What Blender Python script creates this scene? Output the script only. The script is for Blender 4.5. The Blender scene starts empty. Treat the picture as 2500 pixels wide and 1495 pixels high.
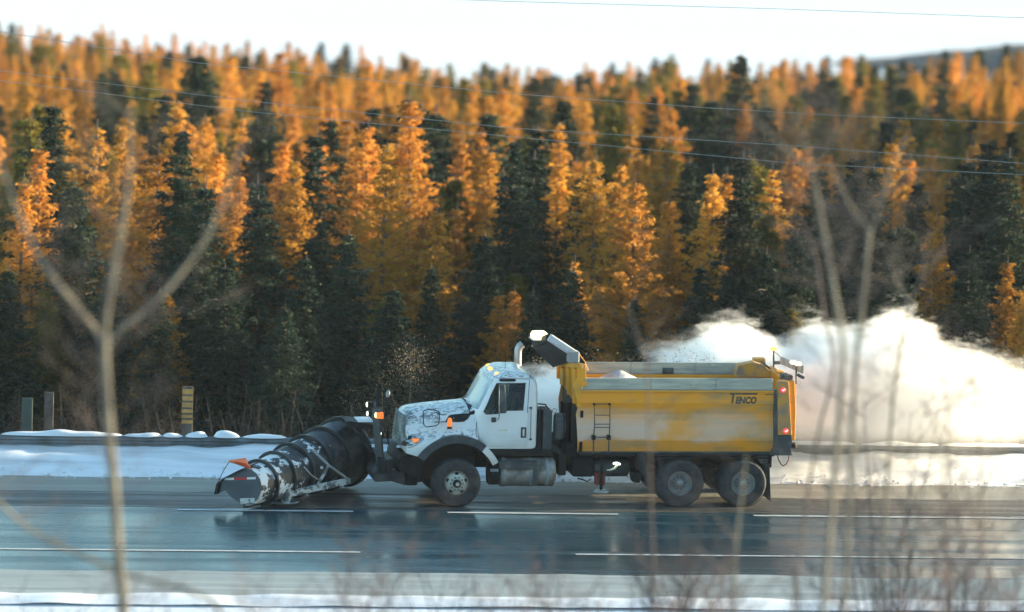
import bpy, bmesh, math, random
import numpy as np
from mathutils import Vector, Matrix, noise as mnoise
from mathutils.bvhtree import BVHTree
PI = math.pi
R = math.radians
rnd = random.Random(7)
scene = bpy.context.scene
COL = scene.collection

# ------------------------------------------------------------------ camera
CAM = Vector((0.0, -120.0, 21.2))
PITCH, ROLL, FPX = R(7.9), R(1.75), 13400.0
_f = Vector((0, math.cos(PITCH), -math.sin(PITCH)))
_r0 = Vector((1, 0, 0)); _u0 = Vector((0, math.sin(PITCH), math.cos(PITCH)))
_u = _u0 * math.cos(ROLL) - _r0 * math.sin(ROLL)
_r = _r0 * math.cos(ROLL) + _u0 * math.sin(ROLL)
cd = bpy.data.cameras.new("camera")
cam = bpy.data.objects.new("camera", cd); COL.objects.link(cam)
cam.matrix_world = Matrix(((_r.x, _u.x, -_f.x, CAM.x), (_r.y, _u.y, -_f.y, CAM.y), (_r.z, _u.z, -_f.z, CAM.z), (0, 0, 0, 1)))
cd.sensor_width = 36; cd.lens = 36 * FPX / 2500.0
cd.clip_start = 1; cd.clip_end = 12000
cd.dof.use_dof = True; cd.dof.focus_distance = 121.5; cd.dof.aperture_fstop = 0.75
scene.camera = cam

# ------------------------------------------------------------------ world, sun, exposure
SUN_EL, SUN_AZ = R(8.0), R(14.0)          # azimuth: degrees from +X towards +Y
world = bpy.data.worlds.new("World"); scene.world = world; world.use_nodes = True
wn = world.node_tree; bg = wn.nodes["Background"]
sky = wn.nodes.new("ShaderNodeTexSky"); sky.sky_type = 'NISHITA'; sky.sun_disc = False
sky.sun_elevation = SUN_EL; sky.sun_rotation = PI / 2 - SUN_AZ
sky.air_density = 1.0; sky.dust_density = 0.5; sky.ozone_density = 1.2
wn.links.new(sky.outputs[0], bg.inputs[0]); bg.inputs[1].default_value = 0.12
sd = bpy.data.lights.new("sun", 'SUN'); sd.energy = 5.0; sd.angle = R(0.5); sd.color = (1.0, 0.71, 0.44)
sun = bpy.data.objects.new("sun", sd); COL.objects.link(sun)
SUNV = Vector((math.cos(SUN_EL) * math.cos(SUN_AZ), math.cos(SUN_EL) * math.sin(SUN_AZ), math.sin(SUN_EL)))
sun.rotation_euler = SUNV.to_track_quat('Z', 'Y').to_euler(); sun.location = (60, 20, 60)
scene.view_settings.view_transform = 'Standard'; scene.view_settings.look = 'None'
scene.view_settings.exposure = 2.1; scene.view_settings.gamma = 1.0
scene.view_settings.use_white_balance = True; scene.view_settings.white_balance_temperature = 5900; scene.view_settings.white_balance_tint = -4
try: scene.view_settings.use_curve_mapping = False
except Exception: pass
scene.cycles.use_denoising = True
scene.cycles.max_bounces = 12
scene.cycles.diffuse_bounces = 4; scene.cycles.glossy_bounces = 4; scene.cycles.transmission_bounces = 8; scene.cycles.transparent_max_bounces = 12; scene.cycles.volume_bounces = 10
scene.cycles.volume_step_rate = 1.0

# ------------------------------------------------------------------ pixel helpers (photo pixels, 2500 x 1495)
def ray(px, py):
    return (_f * FPX + _r * (px - 1250.0) - _u * (py - 747.5)).normalized()
def at_z(px, py, z=0.0):
    d = ray(px, py); return CAM + d * ((z - CAM.z) / d.z)
def at_y(px, py, y):
    d = ray(px, py); return CAM + d * ((y - CAM.y) / d.y)
def project(p):
    v = Vector(p) - CAM; w = v.dot(_f)
    return 1250 + FPX * v.dot(_r) / w, 747.5 - FPX * v.dot(_u) / w, w
TRUCK_YAW, ROAD_YAW = R(10.0), R(6.6)
_g = at_z(1113, 1239)
TM = Matrix.Rotation(TRUCK_YAW, 4, 'Z')
TORG = _g + (TM @ Vector((0, 1.2, 0)))
TM = Matrix.Translation(TORG) @ TM
TMI = TM.inverted()
TC = TMI @ CAM
def T(px, py, y=-1.2):
    """photo pixel -> truck coordinates on the lengthwise plane y (x rearwards, y away from camera, z up)"""
    d = (TMI.to_3x3() @ ray(px, py)); p = TC + d * ((y - TC.y) / d.y); return p
def TX(px, py, x):
    d = (TMI.to_3x3() @ ray(px, py)); return TC + d * ((x - TC.x) / d.x)
RM = Matrix.Translation((0, 0, 0)) @ Matrix.Rotation(ROAD_YAW, 4, 'Z'); RMI = RM.inverted()
def vroad(py, px=1250):
    return (RMI @ at_z(px, py)).y
def uroad(px, py):
    return (RMI @ at_z(px, py)).x

# ------------------------------------------------------------------ materials
MATS = {}
def mat(name, c1, rough=0.6, metal=0.0, c2=None, nscale=4.0, nmix=(0.4, 0.6), detail=4.0, stretch=(1, 1, 1), bump=0.0, bscale=None,
        emit=None, estr=0.0, spec=0.5, rough2=None, coat=0.0, transl=0.0, trans=0.0, objrand=0.0, coords='Object'):
    m = bpy.data.materials.new(name); m.use_nodes = True
    nt = m.node_tree; b = nt.nodes["Principled BSDF"]; N = nt.nodes.new; Lk = nt.links.new
    b.inputs["Base Color"].default_value = (*c1, 1); b.inputs["Roughness"].default_value = rough
    b.inputs["Metallic"].default_value = metal; b.inputs["Specular IOR Level"].default_value = spec
    b.inputs["Coat Weight"].default_value = coat
    b.inputs["Transmission Weight"].default_value = trans
    tc = N("ShaderNodeTexCoord"); mp = N("ShaderNodeMapping"); mp.inputs["Scale"].default_value = stretch
    Lk(tc.outputs[coords], mp.inputs[0])
    colout = None
    if c2 is not None:
        nz = N("ShaderNodeTexNoise"); nz.inputs["Scale"].default_value = nscale; nz.inputs["Detail"].default_value = detail
        Lk(mp.outputs[0], nz.inputs["Vector"])
        mr = N("ShaderNodeMapRange"); mr.inputs[1].default_value = nmix[0]; mr.inputs[2].default_value = nmix[1]
        Lk(nz.outputs[0], mr.inputs[0])
        mx = N("ShaderNodeMix"); mx.data_type = 'RGBA'; mx.inputs[6].default_value = (*c1, 1); mx.inputs[7].default_value = (*c2, 1)
        Lk(mr.outputs[0], mx.inputs[0]); colout = mx.outputs[2]
        if rough2 is not None:
            m2 = N("ShaderNodeMapRange"); m2.inputs[3].default_value = rough; m2.inputs[4].default_value = rough2
            Lk(mr.outputs[0], m2.inputs[0]); Lk(m2.outputs[0], b.inputs["Roughness"])
    if objrand > 0:
        oi = N("ShaderNodeObjectInfo"); hs = N("ShaderNodeHueSaturation")
        a = N("ShaderNodeMapRange"); a.inputs[3].default_value = 0.5 - objrand * 0.004; a.inputs[4].default_value = 0.5 + objrand * 0.018
        v = N("ShaderNodeMapRange"); v.inputs[3].default_value = 1 - objrand * 0.45; v.inputs[4].default_value = 1 + objrand * 0.35
        wn_ = N("ShaderNodeTexWhiteNoise"); wn_.noise_dimensions = '1D'
        Lk(oi.outputs["Random"], a.inputs[0]); Lk(oi.outputs["Random"], wn_.inputs["W"]); Lk(wn_.outputs[0], v.inputs[0])
        Lk(a.outputs[0], hs.inputs["Hue"]); Lk(v.outputs[0], hs.inputs["Value"])
        if colout is not None: Lk(colout, hs.inputs["Color"])
        else: hs.inputs["Color"].default_value = (*c1, 1)
        colout = hs.outputs[0]
    if colout is not None: Lk(colout, b.inputs["Base Color"])
    if bump > 0:
        nb = N("ShaderNodeTexNoise"); nb.inputs["Scale"].default_value = bscale or nscale * 3; nb.inputs["Detail"].default_value = 6
        Lk(mp.outputs[0], nb.inputs["Vector"]); bp = N("ShaderNodeBump"); bp.inputs["Strength"].default_value = bump; bp.inputs["Distance"].default_value = 0.03
        Lk(nb.outputs[0], bp.inputs["Height"]); Lk(bp.outputs[0], b.inputs["Normal"])
    if emit is not None:
        b.inputs["Emission Color"].default_value = (*emit, 1); b.inputs["Emission Strength"].default_value = estr
    if transl > 0:
        tr = N("ShaderNodeBsdfTranslucent"); ms = N("ShaderNodeMixShader"); ms.inputs[0].default_value = transl
        if colout is not None: Lk(colout, tr.inputs[0])
        else: tr.inputs[0].default_value = (*c1, 1)
        out = nt.nodes["Material Output"]; Lk(b.outputs[0], ms.inputs[1]); Lk(tr.outputs[0], ms.inputs[2]); Lk(ms.outputs[0], out.inputs[0])
    m["b"] = 1
    MATS[name] = m
    return m

WHITE = mat('white_paint', (0.72, 0.74, 0.74), 0.38, c2=(0.50, 0.51, 0.48), nscale=2.2, nmix=(0.52, 0.85), coat=0.25, bump=0.04, bscale=30)
HOODM = mat('white_paint_hood', (0.72, 0.74, 0.74), 0.38, coat=0.25)
def add_grime(m, zlo, zhi, col, amount=0.7, nscale=3.0, base=None):
    """road dirt that rises to zhi on the object and thins out upward"""
    nt = m.node_tree; b = nt.nodes["Principled BSDF"]; N = nt.nodes.new; Lk = nt.links.new
    tc = N("ShaderNodeTexCoord"); sx = N("ShaderNodeSeparateXYZ"); Lk(tc.outputs["Object"], sx.inputs[0])
    nz = N("ShaderNodeTexNoise"); nz.inputs["Scale"].default_value = nscale; nz.inputs["Detail"].default_value = 6
    mpn = N("ShaderNodeMapping"); mpn.inputs["Scale"].default_value = (0.6, 1, 1.6); Lk(tc.outputs["Object"], mpn.inputs[0]); Lk(mpn.outputs[0], nz.inputs["Vector"])
    mr = N("ShaderNodeMapRange"); mr.inputs[1].default_value = zhi; mr.inputs[2].default_value = zlo; Lk(sx.outputs[2], mr.inputs[0])
    ad = N("ShaderNodeMath"); ad.operation = 'MULTIPLY_ADD'; Lk(nz.outputs[0], ad.inputs[0]); ad.inputs[1].default_value = 1.6; ad.inputs[2].default_value = -0.8
    s = N("ShaderNodeMath"); s.operation = 'ADD'; Lk(mr.outputs[0], s.inputs[0]); Lk(ad.outputs[0], s.inputs[1])
    ml = N("ShaderNodeMath"); ml.operation = 'MULTIPLY'; Lk(s.outputs[0], ml.inputs[0]); Lk(mr.outputs[0], ml.inputs[1]); ml.use_clamp = True
    m3 = N("ShaderNodeMath"); m3.operation = 'MULTIPLY'; Lk(ml.outputs[0], m3.inputs[0]); m3.inputs[1].default_value = amount
    mx = N("ShaderNodeMix"); mx.data_type = 'RGBA'
    src = b.inputs["Base Color"]
    if src.is_linked: Lk(src.links[0].from_socket, mx.inputs[6])
    else: mx.inputs[6].default_value = src.default_value
    mx.inputs[7].default_value = (*col, 1); Lk(m3.outputs[0], mx.inputs[0]); Lk(mx.outputs[2], b.inputs["Base Color"])
add_grime(WHITE, 1.0, 1.75, (0.36, 0.34, 0.29), 0.75)
def hood_melt(m):
    """dark wet melt marks between stuck snow on the hood and roof tops"""
    nt = m.node_tree; b = nt.nodes["Principled BSDF"]; N = nt.nodes.new; Lk = nt.links.new
    tc = N("ShaderNodeTexCoord"); ge = N("ShaderNodeNewGeometry"); sx = N("ShaderNodeSeparateXYZ"); Lk(ge.outputs["Normal"], sx.inputs[0])
    mp = N("ShaderNodeMapping"); mp.inputs["Scale"].default_value = (0.8, 1.6, 1); Lk(tc.outputs["Object"], mp.inputs[0])
    nz = N("ShaderNodeTexNoise"); nz.inputs["Scale"].default_value = 6.5; nz.inputs["Detail"].default_value = 5; nz.inputs["Distortion"].default_value = 1.6; Lk(mp.outputs[0], nz.inputs["Vector"])
    r1 = N("ShaderNodeMapRange"); r1.inputs[1].default_value = 0.51; r1.inputs[2].default_value = 0.56; Lk(nz.outputs[0], r1.inputs[0])
    r2 = N("ShaderNodeMapRange"); r2.inputs[1].default_value = 0.35; r2.inputs[2].default_value = 0.75; Lk(sx.outputs[2], r2.inputs[0])
    ml = N("ShaderNodeMath"); ml.operation = 'MULTIPLY'; Lk(r1.outputs[0], ml.inputs[0]); Lk(r2.outputs[0], ml.inputs[1])
    m3 = N("ShaderNodeMath"); m3.operation = 'MULTIPLY'; Lk(ml.outputs[0], m3.inputs[0]); m3.inputs[1].default_value = 0.85
    mx = N("ShaderNodeMix"); mx.data_type = 'RGBA'; src = b.inputs["Base Color"]
    if src.is_linked: Lk(src.links[0].from_socket, mx.inputs[6])
    else: mx.inputs[6].default_value = src.default_value
    mx.inputs[7].default_value = (0.10, 0.12, 0.13, 1); Lk(m3.outputs[0], mx.inputs[0]); Lk(mx.outputs[2], b.inputs["Base Color"])
hood_melt(HOODM); add_grime(HOODM, 1.0, 1.5, (0.40, 0.38, 0.30), 0.6)
YELLOW = mat('yellow_paint', (0.72, 0.33, 0.012), 0.55, c2=(0.40, 0.24, 0.06), nscale=1.6, nmix=(0.5, 0.8), stretch=(0.5, 1, 2), bump=0.05, bscale=25)
def salt_bands(m):
    nt = m.node_tree; b = nt.nodes["Principled BSDF"]; N = nt.nodes.new; Lk = nt.links.new
    tc = N("ShaderNodeTexCoord"); sx = N("ShaderNodeSeparateXYZ"); Lk(tc.outputs["Object"], sx.inputs[0])
    mp = N("ShaderNodeMapping"); mp.inputs["Scale"].default_value = (0.45, 1, 2.2); Lk(tc.outputs["Object"], mp.inputs[0])
    nz = N("ShaderNodeTexNoise"); nz.inputs["Scale"].default_value = 2.4; nz.inputs["Detail"].default_value = 7; Lk(mp.outputs[0], nz.inputs["Vector"])
    zc = N("ShaderNodeMath"); zc.operation = 'MULTIPLY_ADD'; Lk(nz.outputs[0], zc.inputs[0]); zc.inputs[1].default_value = 0.35; Lk(sx.outputs[2], zc.inputs[2])
    cr = N("ShaderNodeValToRGB"); e = cr.color_ramp.elements
    e[0].position = 0.0; e[0].color = (0.1, 0.1, 0.1, 1); e[1].position = 1.0; e[1].color = (0, 0, 0, 1)
    for pos, v in ((0.16, 0.15), (0.22, 0.85), (0.40, 0.95), (0.55, 0.55), (0.66, 0.35), (0.74, 0.05)):
        k = e.new(pos); k.color = (v, v, v, 1)
    mr = N("ShaderNodeMapRange"); mr.inputs[1].default_value = 1.42; mr.inputs[2].default_value = 2.82; Lk(zc.outputs[0], mr.inputs[0]); Lk(mr.outputs[0], cr.inputs[0])
    # thins towards the rear, patchy
    nx = N("ShaderNodeTexNoise"); nx.inputs["Scale"].default_value = 1.1; nx.inputs["Detail"].default_value = 5; Lk(tc.outputs["Object"], nx.inputs["Vector"])
    px = N("ShaderNodeMapRange"); px.inputs[1].default_value = 7.4; px.inputs[2].default_value = 4.6; px.inputs[3].default_value = 0.55; px.inputs[4].default_value = 1.0; Lk(sx.outputs[0], px.inputs[0])
    pn = N("ShaderNodeMapRange"); pn.inputs[1].default_value = 0.33; pn.inputs[2].default_value = 0.5; pn.inputs[3].default_value = 0.15; Lk(nx.outputs[0], pn.inputs[0])
    a = N("ShaderNodeMath"); a.operation = 'MULTIPLY'; Lk(cr.outputs[0], a.inputs[0]); Lk(px.outputs[0], a.inputs[1])
    c = N("ShaderNodeMath"); c.operation = 'MULTIPLY'; Lk(a.outputs[0], c.inputs[0]); Lk(pn.outputs[0], c.inputs[1])
    mx = N("ShaderNodeMix"); mx.data_type = 'RGBA'; src = b.inputs["Base Color"]; Lk(src.links[0].from_socket, mx.inputs[6])
    mx.inputs[7].default_value = (0.66, 0.50, 0.39, 1); Lk(c.outputs[0], mx.inputs[0]); Lk(mx.outputs[2], b.inputs["Base Color"])
BODYSIDE = mat('yellow_body_side', (0.78, 0.32, 0.006), 0.5, c2=(0.30, 0.22, 0.11), nscale=2.0, detail=8, nmix=(0.46, 0.76), stretch=(0.5, 1, 2), bump=0.06, bscale=22)
salt_bands(BODYSIDE)
DIRTYY = mat('dirty_yellow_paint', (0.52, 0.27, 0.04), .6, c2=(.24, .18, .12), nscale=4, detail=8, nmix=(.42, .66), bump=.1)
ORANGE = mat('orange_yellow_paint', (0.72, 0.28, 0.01), 0.5, c2=(0.5, 0.26, 0.04), nscale=3, nmix=(0.5, 0.8))
BOARD = mat('weathered_board', (0.46, 0.46, 0.37), 0.85, c2=(0.24, 0.26, 0.24), nscale=5, stretch=(0.25, 1, 2), nmix=(0.42, 0.72), bump=0.25, bscale=20)
BLACK = mat('black_steel', (0.009, 0.011, 0.012), 0.6, spec=.25, c2=(0.032, 0.032, 0.030), nscale=5, nmix=(0.5, 0.8), bump=0.1, bscale=20)
DGREY = mat('dark_grey_steel', (0.05, 0.057, 0.06), 0.55, spec=.35, c2=(0.16, 0.16, 0.15), nscale=4, nmix=(0.5, 0.8), bump=0.1)
GREY = mat('grey_steel', (0.24, 0.26, 0.27), 0.5, c2=(0.36, 0.35, 0.32), nscale=4, nmix=(0.45, 0.75), metal=0.2)
TANK = mat('dirty_aluminium', (0.34, 0.33, 0.31), 0.42, metal=0.6, c2=(0.13, 0.115, 0.10), nscale=2.6, nmix=(0.42, 0.62), rough2=0.8, bump=0.08)
CHROME = mat('worn_chrome', (0.55, 0.57, 0.58), 0.22, metal=0.9, c2=(0.35, 0.35, 0.34), nscale=8, nmix=(0.45, 0.7))
GRILLEM = mat('grille_plastic', (0.13, 0.19, 0.20), 0.35, metal=0.3, c2=(0.42, 0.46, 0.47), nscale=3.5, nmix=(0.45, 0.65))
TYRE = mat('tyre_rubber', (0.024, 0.026, 0.028), 0.85, spec=.25, c2=(0.065, 0.07, 0.073), nscale=7, nmix=(0.35, 0.75), bump=0.15, bscale=30)
RIM = mat('dirty_white_rim', (0.46, 0.47, 0.42), 0.55, c2=(0.22, 0.17, 0.12), nscale=6, nmix=(0.55, 0.75), bump=0.1)
RIMR = mat('dirty_grey_rim', (0.26, 0.27, 0.26), 0.7, c2=(0.15, 0.14, 0.135), nscale=5, nmix=(0.45, 0.7), bump=0.1)
GLASS = mat('tinted_glass', (0.30, 0.38, 0.38), 0.03, trans=1.0, spec=0.5)
WGLASS = mat('painted_reflection_glass', (0.66, 0.74, 0.74), 0.2, trans=0.25, c2=(0.16, 0.26, 0.28), nscale=1.6, nmix=(0.50, 0.68), rough2=0.08)  # white and teal reflection on the glass put into its base colours
PLOWM = mat('black_plow_steel', (0.014, 0.018, 0.021), 0.35, spec=0.5, c2=(0.045, 0.05, 0.05), nscale=4, nmix=(0.45, 0.75), bump=0.12, bscale=14)
def stuck_snow(m, thr=0.56, col=(0.72, 0.75, 0.76), scale=3.0, xcut=None):
    nt = m.node_tree; b = nt.nodes["Principled BSDF"]; N = nt.nodes.new; Lk = nt.links.new
    tc = N("ShaderNodeTexCoord")
    nz = N("ShaderNodeTexNoise"); nz.inputs["Scale"].default_value = scale; nz.inputs["Detail"].default_value = 9; nz.inputs["Roughness"].default_value = 0.68
    Lk(tc.outputs["Object"], nz.inputs["Vector"])
    v = nz.outputs[0]
    if xcut:
        sx = N("ShaderNodeSeparateXYZ"); Lk(tc.outputs["Object"], sx.inputs[0])
        q = N("ShaderNodeMapRange"); q.inputs[1].default_value = xcut[0]; q.inputs[2].default_value = xcut[1]; q.inputs[3].default_value = 0.07; q.inputs[4].default_value = -0.14
        Lk(sx.outputs[0], q.inputs[0]); a = N("ShaderNodeMath"); a.operation = 'ADD'; Lk(v, a.inputs[0]); Lk(q.outputs[0], a.inputs[1]); v = a.outputs[0]
    r1 = N("ShaderNodeMapRange"); r1.inputs[1].default_value = thr; r1.inputs[2].default_value = thr + 0.03; Lk(v, r1.inputs[0])
    mx = N("ShaderNodeMix"); mx.data_type = 'RGBA'; src = b.inputs["Base Color"]
    if src.is_linked: Lk(src.links[0].from_socket, mx.inputs[6])
    else: mx.inputs[6].default_value = src.default_value
    mx.inputs[7].default_value = (*col, 1); Lk(r1.outputs[0], mx.inputs[0]); Lk(mx.outputs[2], b.inputs["Base Color"])
    rr = N("ShaderNodeMapRange"); rr.inputs[3].default_value = b.inputs["Roughness"].default_value; rr.inputs[4].default_value = 0.9; Lk(r1.outputs[0], rr.inputs[0]); Lk(rr.outputs[0], b.inputs["Roughness"])
PLOWSNOW = mat('black_plow_steel_snowed', (0.020, 0.025, 0.030), 0.46, spec=0.4, c2=(0.085, 0.085, 0.078), nscale=5, nmix=(0.48, 0.75), bump=0.2, bscale=12)
stuck_snow(PLOWSNOW, 0.52, xcut=(-4.5, -2.3), scale=2.9)
FRAMESNOW = mat('plow_frame_salted', (0.10, 0.11, 0.11), 0.7, bump=0.3, bscale=20); stuck_snow(FRAMESNOW, 0.47, (0.50, 0.52, 0.50), 5.0)
FLAREM = mat('black_fender_plastic', (.018, .024, .030), .42, c2=(.06, .07, .08), nscale=6, nmix=(.5, .8), bump=.15)
HITCHM = mat('hitch_steel', (.03, .033, .035), .6, c2=(.08, .08, .08), nscale=4, bump=.3); stuck_snow(HITCHM, .60, (.30, .32, .32), 6.0)
ENDPL = mat('plow_end_plate', (0.075, 0.095, 0.115), 0.7, c2=(0.055, 0.07, 0.085), nscale=3, bump=0.05)
SNOW = mat('snow', (0.78, 0.80, 0.83), 0.85, c2=(0.44, 0.46, 0.48), nscale=1.1, stretch=(0.12, 2.2, 1), nmix=(0.48, 0.78), bump=0.35, bscale=5)
FLAGM = mat('orange_flag_cloth', (1.0, 0.27, 0.10), 0.7, transl=0.3)
TAPEW = mat('white_tape', (0.7, 0.72, 0.72), 0.4); TAPER = mat('red_tape', (0.5, 0.03, 0.03), 0.4)
LETTER = mat('dark_lettering', (0.055, 0.065, 0.06), 0.6, c2=(0.16, 0.13, 0.07), nscale=9, nmix=(0.5, 0.7))
FAINT = mat('faint_grey_lettering', (0.26, 0.29, 0.31), 0.6); FAINTY = mat('faint_yellow_logo', (0.62, 0.60, 0.28), 0.6)
AMBER = mat('amber_lens_lit', (0.9, 0.35, 0.03), 0.3, emit=(1.0, 0.55, 0.14), estr=.38)
AMBERHOT = mat('amber_beacon_lit', (0.9, 0.6, 0.3), 0.3, emit=(1.0, 0.72, 0.36), estr=.75)
AMBERDIM = mat('orange_lens_lit', (0.9, 0.16, 0.02), 0.3, emit=(1.0, 0.22, 0.03), estr=.17)
HEADL = mat('headlamp_lit', (0.9, 0.9, 0.8), 0.2, emit=(1.0, 0.98, 0.80), estr=1.1)
REDL = mat('red_tail_lamp_lit', (0.8, 0.05, 0.05), 0.3, emit=(1.0, 0.06, 0.09), estr=.17)
REDLC = mat('red_tail_lamp_core', (0.9, 0.4, 0.4), 0.3, emit=(1.0, 0.45, 0.45), estr=.28)
SALT = mat('salt_and_snow_load', (0.50, 0.52, 0.54), 0.9, c2=(0.30, 0.31, 0.31), nscale=3, bump=0.5, bscale=9)
SEAT = mat('dark_seat_cloth', (0.05, 0.055, 0.06), 0.9)
CLOTH = mat('dark_jacket', (0.04, 0.05, 0.05), 0.9); VEST = mat('hi_vis_vest', (0.45, 0.55, 0.05), 0.8); SKIN = mat('skin', (0.45, 0.27, 0.20), 0.6)
YSTICK = mat('yellow_sticker', (0.65, 0.62, 0.02), 0.5)
RUST = mat('red_brown_metal', (0.20, 0.03, 0.02), 0.8, c2=(0.10, 0.04, 0.03), nscale=9)
RUST2 = mat('rusty_brown', (0.16, 0.11, 0.075), 0.8, c2=(.24, .20, .16), nscale=6)
RUBBER = mat('black_rubber', (0.018, 0.02, 0.021), 0.85, spec=.25, c2=(0.045, 0.043, 0.04), nscale=3)

# ------------------------------------------------------------------ mesh builder
class MB:
    def __init__(s): s.v = []; s.f = []; s.fm = []; s.cur = 0
    def add(s, vs, fs):
        o = len(s.v); s.v += [tuple(v) for v in vs]; s.f += [tuple(i + o for i in f) for f in fs]; s.fm += [s.cur] * len(fs); return s
    def box(s, a, b):
        x0, y0, z0 = a; x1, y1, z1 = b
        return s.add([(x0, y0, z0), (x1, y0, z0), (x1, y1, z0), (x0, y1, z0), (x0, y0, z1), (x1, y0, z1), (x1, y1, z1), (x0, y1, z1)],
              [(0, 3, 2, 1), (4, 5, 6, 7), (0, 1, 5, 4), (1, 2, 6, 5), (2, 3, 7, 6), (3, 0, 4, 7)])
    def beam(s, p, q, w, h, up=(0, 0, 1)):
        p, q = Vector(p), Vector(q); d = (q - p).normalized(); u = Vector(up); sd_ = d.cross(u).normalized(); u = sd_.cross(d).normalized()
        vs = []
        for c in (p, q):
            for a, b in ((-1, -1), (1, -1), (1, 1), (-1, 1)): vs.append(c + sd_ * a * w / 2 + u * b * h / 2)
        return s.add(vs, [(0, 1, 2, 3), (7, 6, 5, 4), (0, 4, 5, 1), (1, 5, 6, 2), (2, 6, 7, 3), (3, 7, 4, 0)])
    def prism_y(s, poly, y0, y1):
        """poly: (x,z) outline; extruded along y"""
        n = len(poly); vs = [(x, y0, z) for x, z in poly] + [(x, y1, z) for x, z in poly]
        fs = [tuple(range(n)), tuple(range(2 * n - 1, n - 1, -1))] + [(i, i + n, (i + 1) % n + n, (i + 1) % n) for i in range(n)]
        return s.add(vs, fs)
    def prism_x(s, poly, x0, x1):
        n = len(poly); f0 = x0 if callable(x0) else (lambda z: x0)
        f1 = x1 if callable(x1) else (lambda z: x1)
        vs = [(f0(z), y, z) for y, z in poly] + [(f1(z), y, z) for y, z in poly]
        fs = [tuple(range(n)), tuple(range(2 * n - 1, n - 1, -1))] + [(i, i + n, (i + 1) % n + n, (i + 1) % n) for i in range(n)]
        return s.add(vs, fs)
    def tube(s, pts, rad, n=8, cap=True):
        pts = [Vector(p) for p in pts]; rs = rad if isinstance(rad, (list, tuple)) else [rad] * len(pts)
        ref = None; vs = []; fs = []
        for i, p in enumerate(pts):
            d = (pts[min(i + 1, len(pts) - 1)] - pts[max(i - 1, 0)]).normalized()
            if ref is None: ref = d.orthogonal().normalized()
            a = (ref - d * ref.dot(d)); a = a.normalized() if a.length > 1e-5 else d.orthogonal().normalized()
            ref = a; b = d.cross(a)
            for k in range(n):
                t = 2 * PI * k / n; vs.append(p + (a * math.cos(t) + b * math.sin(t)) * rs[i])
        for i in range(len(pts) - 1):
            for k in range(n): fs.append((i * n + k, i * n + (k + 1) % n, (i + 1) * n + (k + 1) % n, (i + 1) * n + k))
        if cap: fs.append(tuple(range(n - 1, -1, -1))); m = (len(pts) - 1) * n; fs.append(tuple(range(m, m + n)))
        return s.add(vs, fs)
    def lathe(s, prof, origin, axis=(0, 1, 0), n=32, closed=True):
        """prof: (radius, height along axis)"""
        ax = Vector(axis).normalized(); a = ax.orthogonal().normalized(); b = ax.cross(a); o = Vector(origin); vs = []; fs = []
        for r_, h in prof:
            for k in range(n):
                t = 2 * PI * k / n; vs.append(o + ax * h + (a * math.cos(t) + b * math.sin(t)) * r_)
        m = len(prof)
        for i in range(m - 1):
            for k in range(n): fs.append((i * n + k, i * n + (k + 1) % n, (i + 1) * n + (k + 1) % n, (i + 1) * n + k))
        if closed: fs.append(tuple(range(n - 1, -1, -1))); fs.append(tuple(range((m - 1) * n, m * n)))
        return s.add(vs, fs)
    def loft(s, rings, closed_ring=True, caps=True):
        n = len(rings[0]); vs = [p for r_ in rings for p in r_]; fs = []
        for i in range(len(rings) - 1):
            for k in range(n if closed_ring else n - 1):
                fs.append((i * n + k, i * n + (k + 1) % n, (i + 1) * n + (k + 1) % n, (i + 1) * n + k))
        if caps: fs.append(tuple(range(n - 1, -1, -1))); m = (len(rings) - 1) * n; fs.append(tuple(range(m, m + n)))
        return s.add(vs, fs)
    def mesh(s, name, m, fix=True):
        me = bpy.data.meshes.new(name); me.from_pydata(s.v, [], s.f)
        for x in (m if isinstance(m, (list, tuple)) else [m]): me.materials.append(x)
        if any(s.fm): me.polygons.foreach_set('material_index', s.fm)
        if fix:
            bm = bmesh.new(); bm.from_mesh(me); bmesh.ops.recalc_face_normals(bm, faces=bm.faces); bm.to_mesh(me); bm.free()
        return me
    def build(s, name, m, parent=None, bevel=0.0, smooth=None, fix=True, seg=2):
        me = s.mesh(name, m, fix); o = bpy.data.objects.new(name, me); COL.objects.link(o)
        if parent is not None: o.parent = parent
        finish(o, bevel, smooth, seg); return o
def finish(o, bevel=0.0, smooth=None, seg=2):
    if smooth is not None:
        me = o.data; me.polygons.foreach_set('use_smooth', [True] * len(me.polygons)); me.set_sharp_from_angle(angle=R(smooth))
    if bevel > 0:
        b = o.modifiers.new('bevel', 'BEVEL'); b.width = bevel; b.segments = seg; b.limit_method = 'ANGLE'; b.angle_limit = R(30)
        b.harden_normals = False
def apply_mods(o):
    dg = bpy.context.evaluated_depsgraph_get(); dg.update()
    me = bpy.data.meshes.new_from_object(o.evaluated_get(dg)); o.modifiers.clear(); o.data = me; return o
def cut(o, cutters):
    """boolean difference with throw-away solids"""
    tmp = []
    for c in cutters:
        me = c.mesh('cutter', BLACK); co = bpy.data.objects.new('cutter', me); COL.objects.link(co); tmp.append(co)
        b = o.modifiers.new('cut', 'BOOLEAN'); b.operation = 'DIFFERENCE'; b.solver = 'EXACT'; b.object = co
    par = o.parent; o.parent = None
    apply_mods(o); o.parent = par
    for co in tmp: bpy.data.objects.remove(co)
    return o
def tag(o, label=None, cat=None, group=None, kind=None):
    if label: o['label'] = label
    if cat: o['category'] = cat
    if group: o['group'] = group
    if kind: o['kind'] = kind
    return o
def empty(name, loc=(0, 0, 0), rz=0.0):
    o = bpy.data.objects.new(name, None); COL.objects.link(o); o.location = loc; o.rotation_euler = (0, 0, rz); o.empty_display_size = 0.3; return o
def label_part(o, t): o['label'] = t; return o
def copy_tree(o, parent=None):
    c = o.copy(); COL.objects.link(c); c.parent = parent
    for ch in list(o.children): copy_tree(ch, c)
    return c
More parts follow.
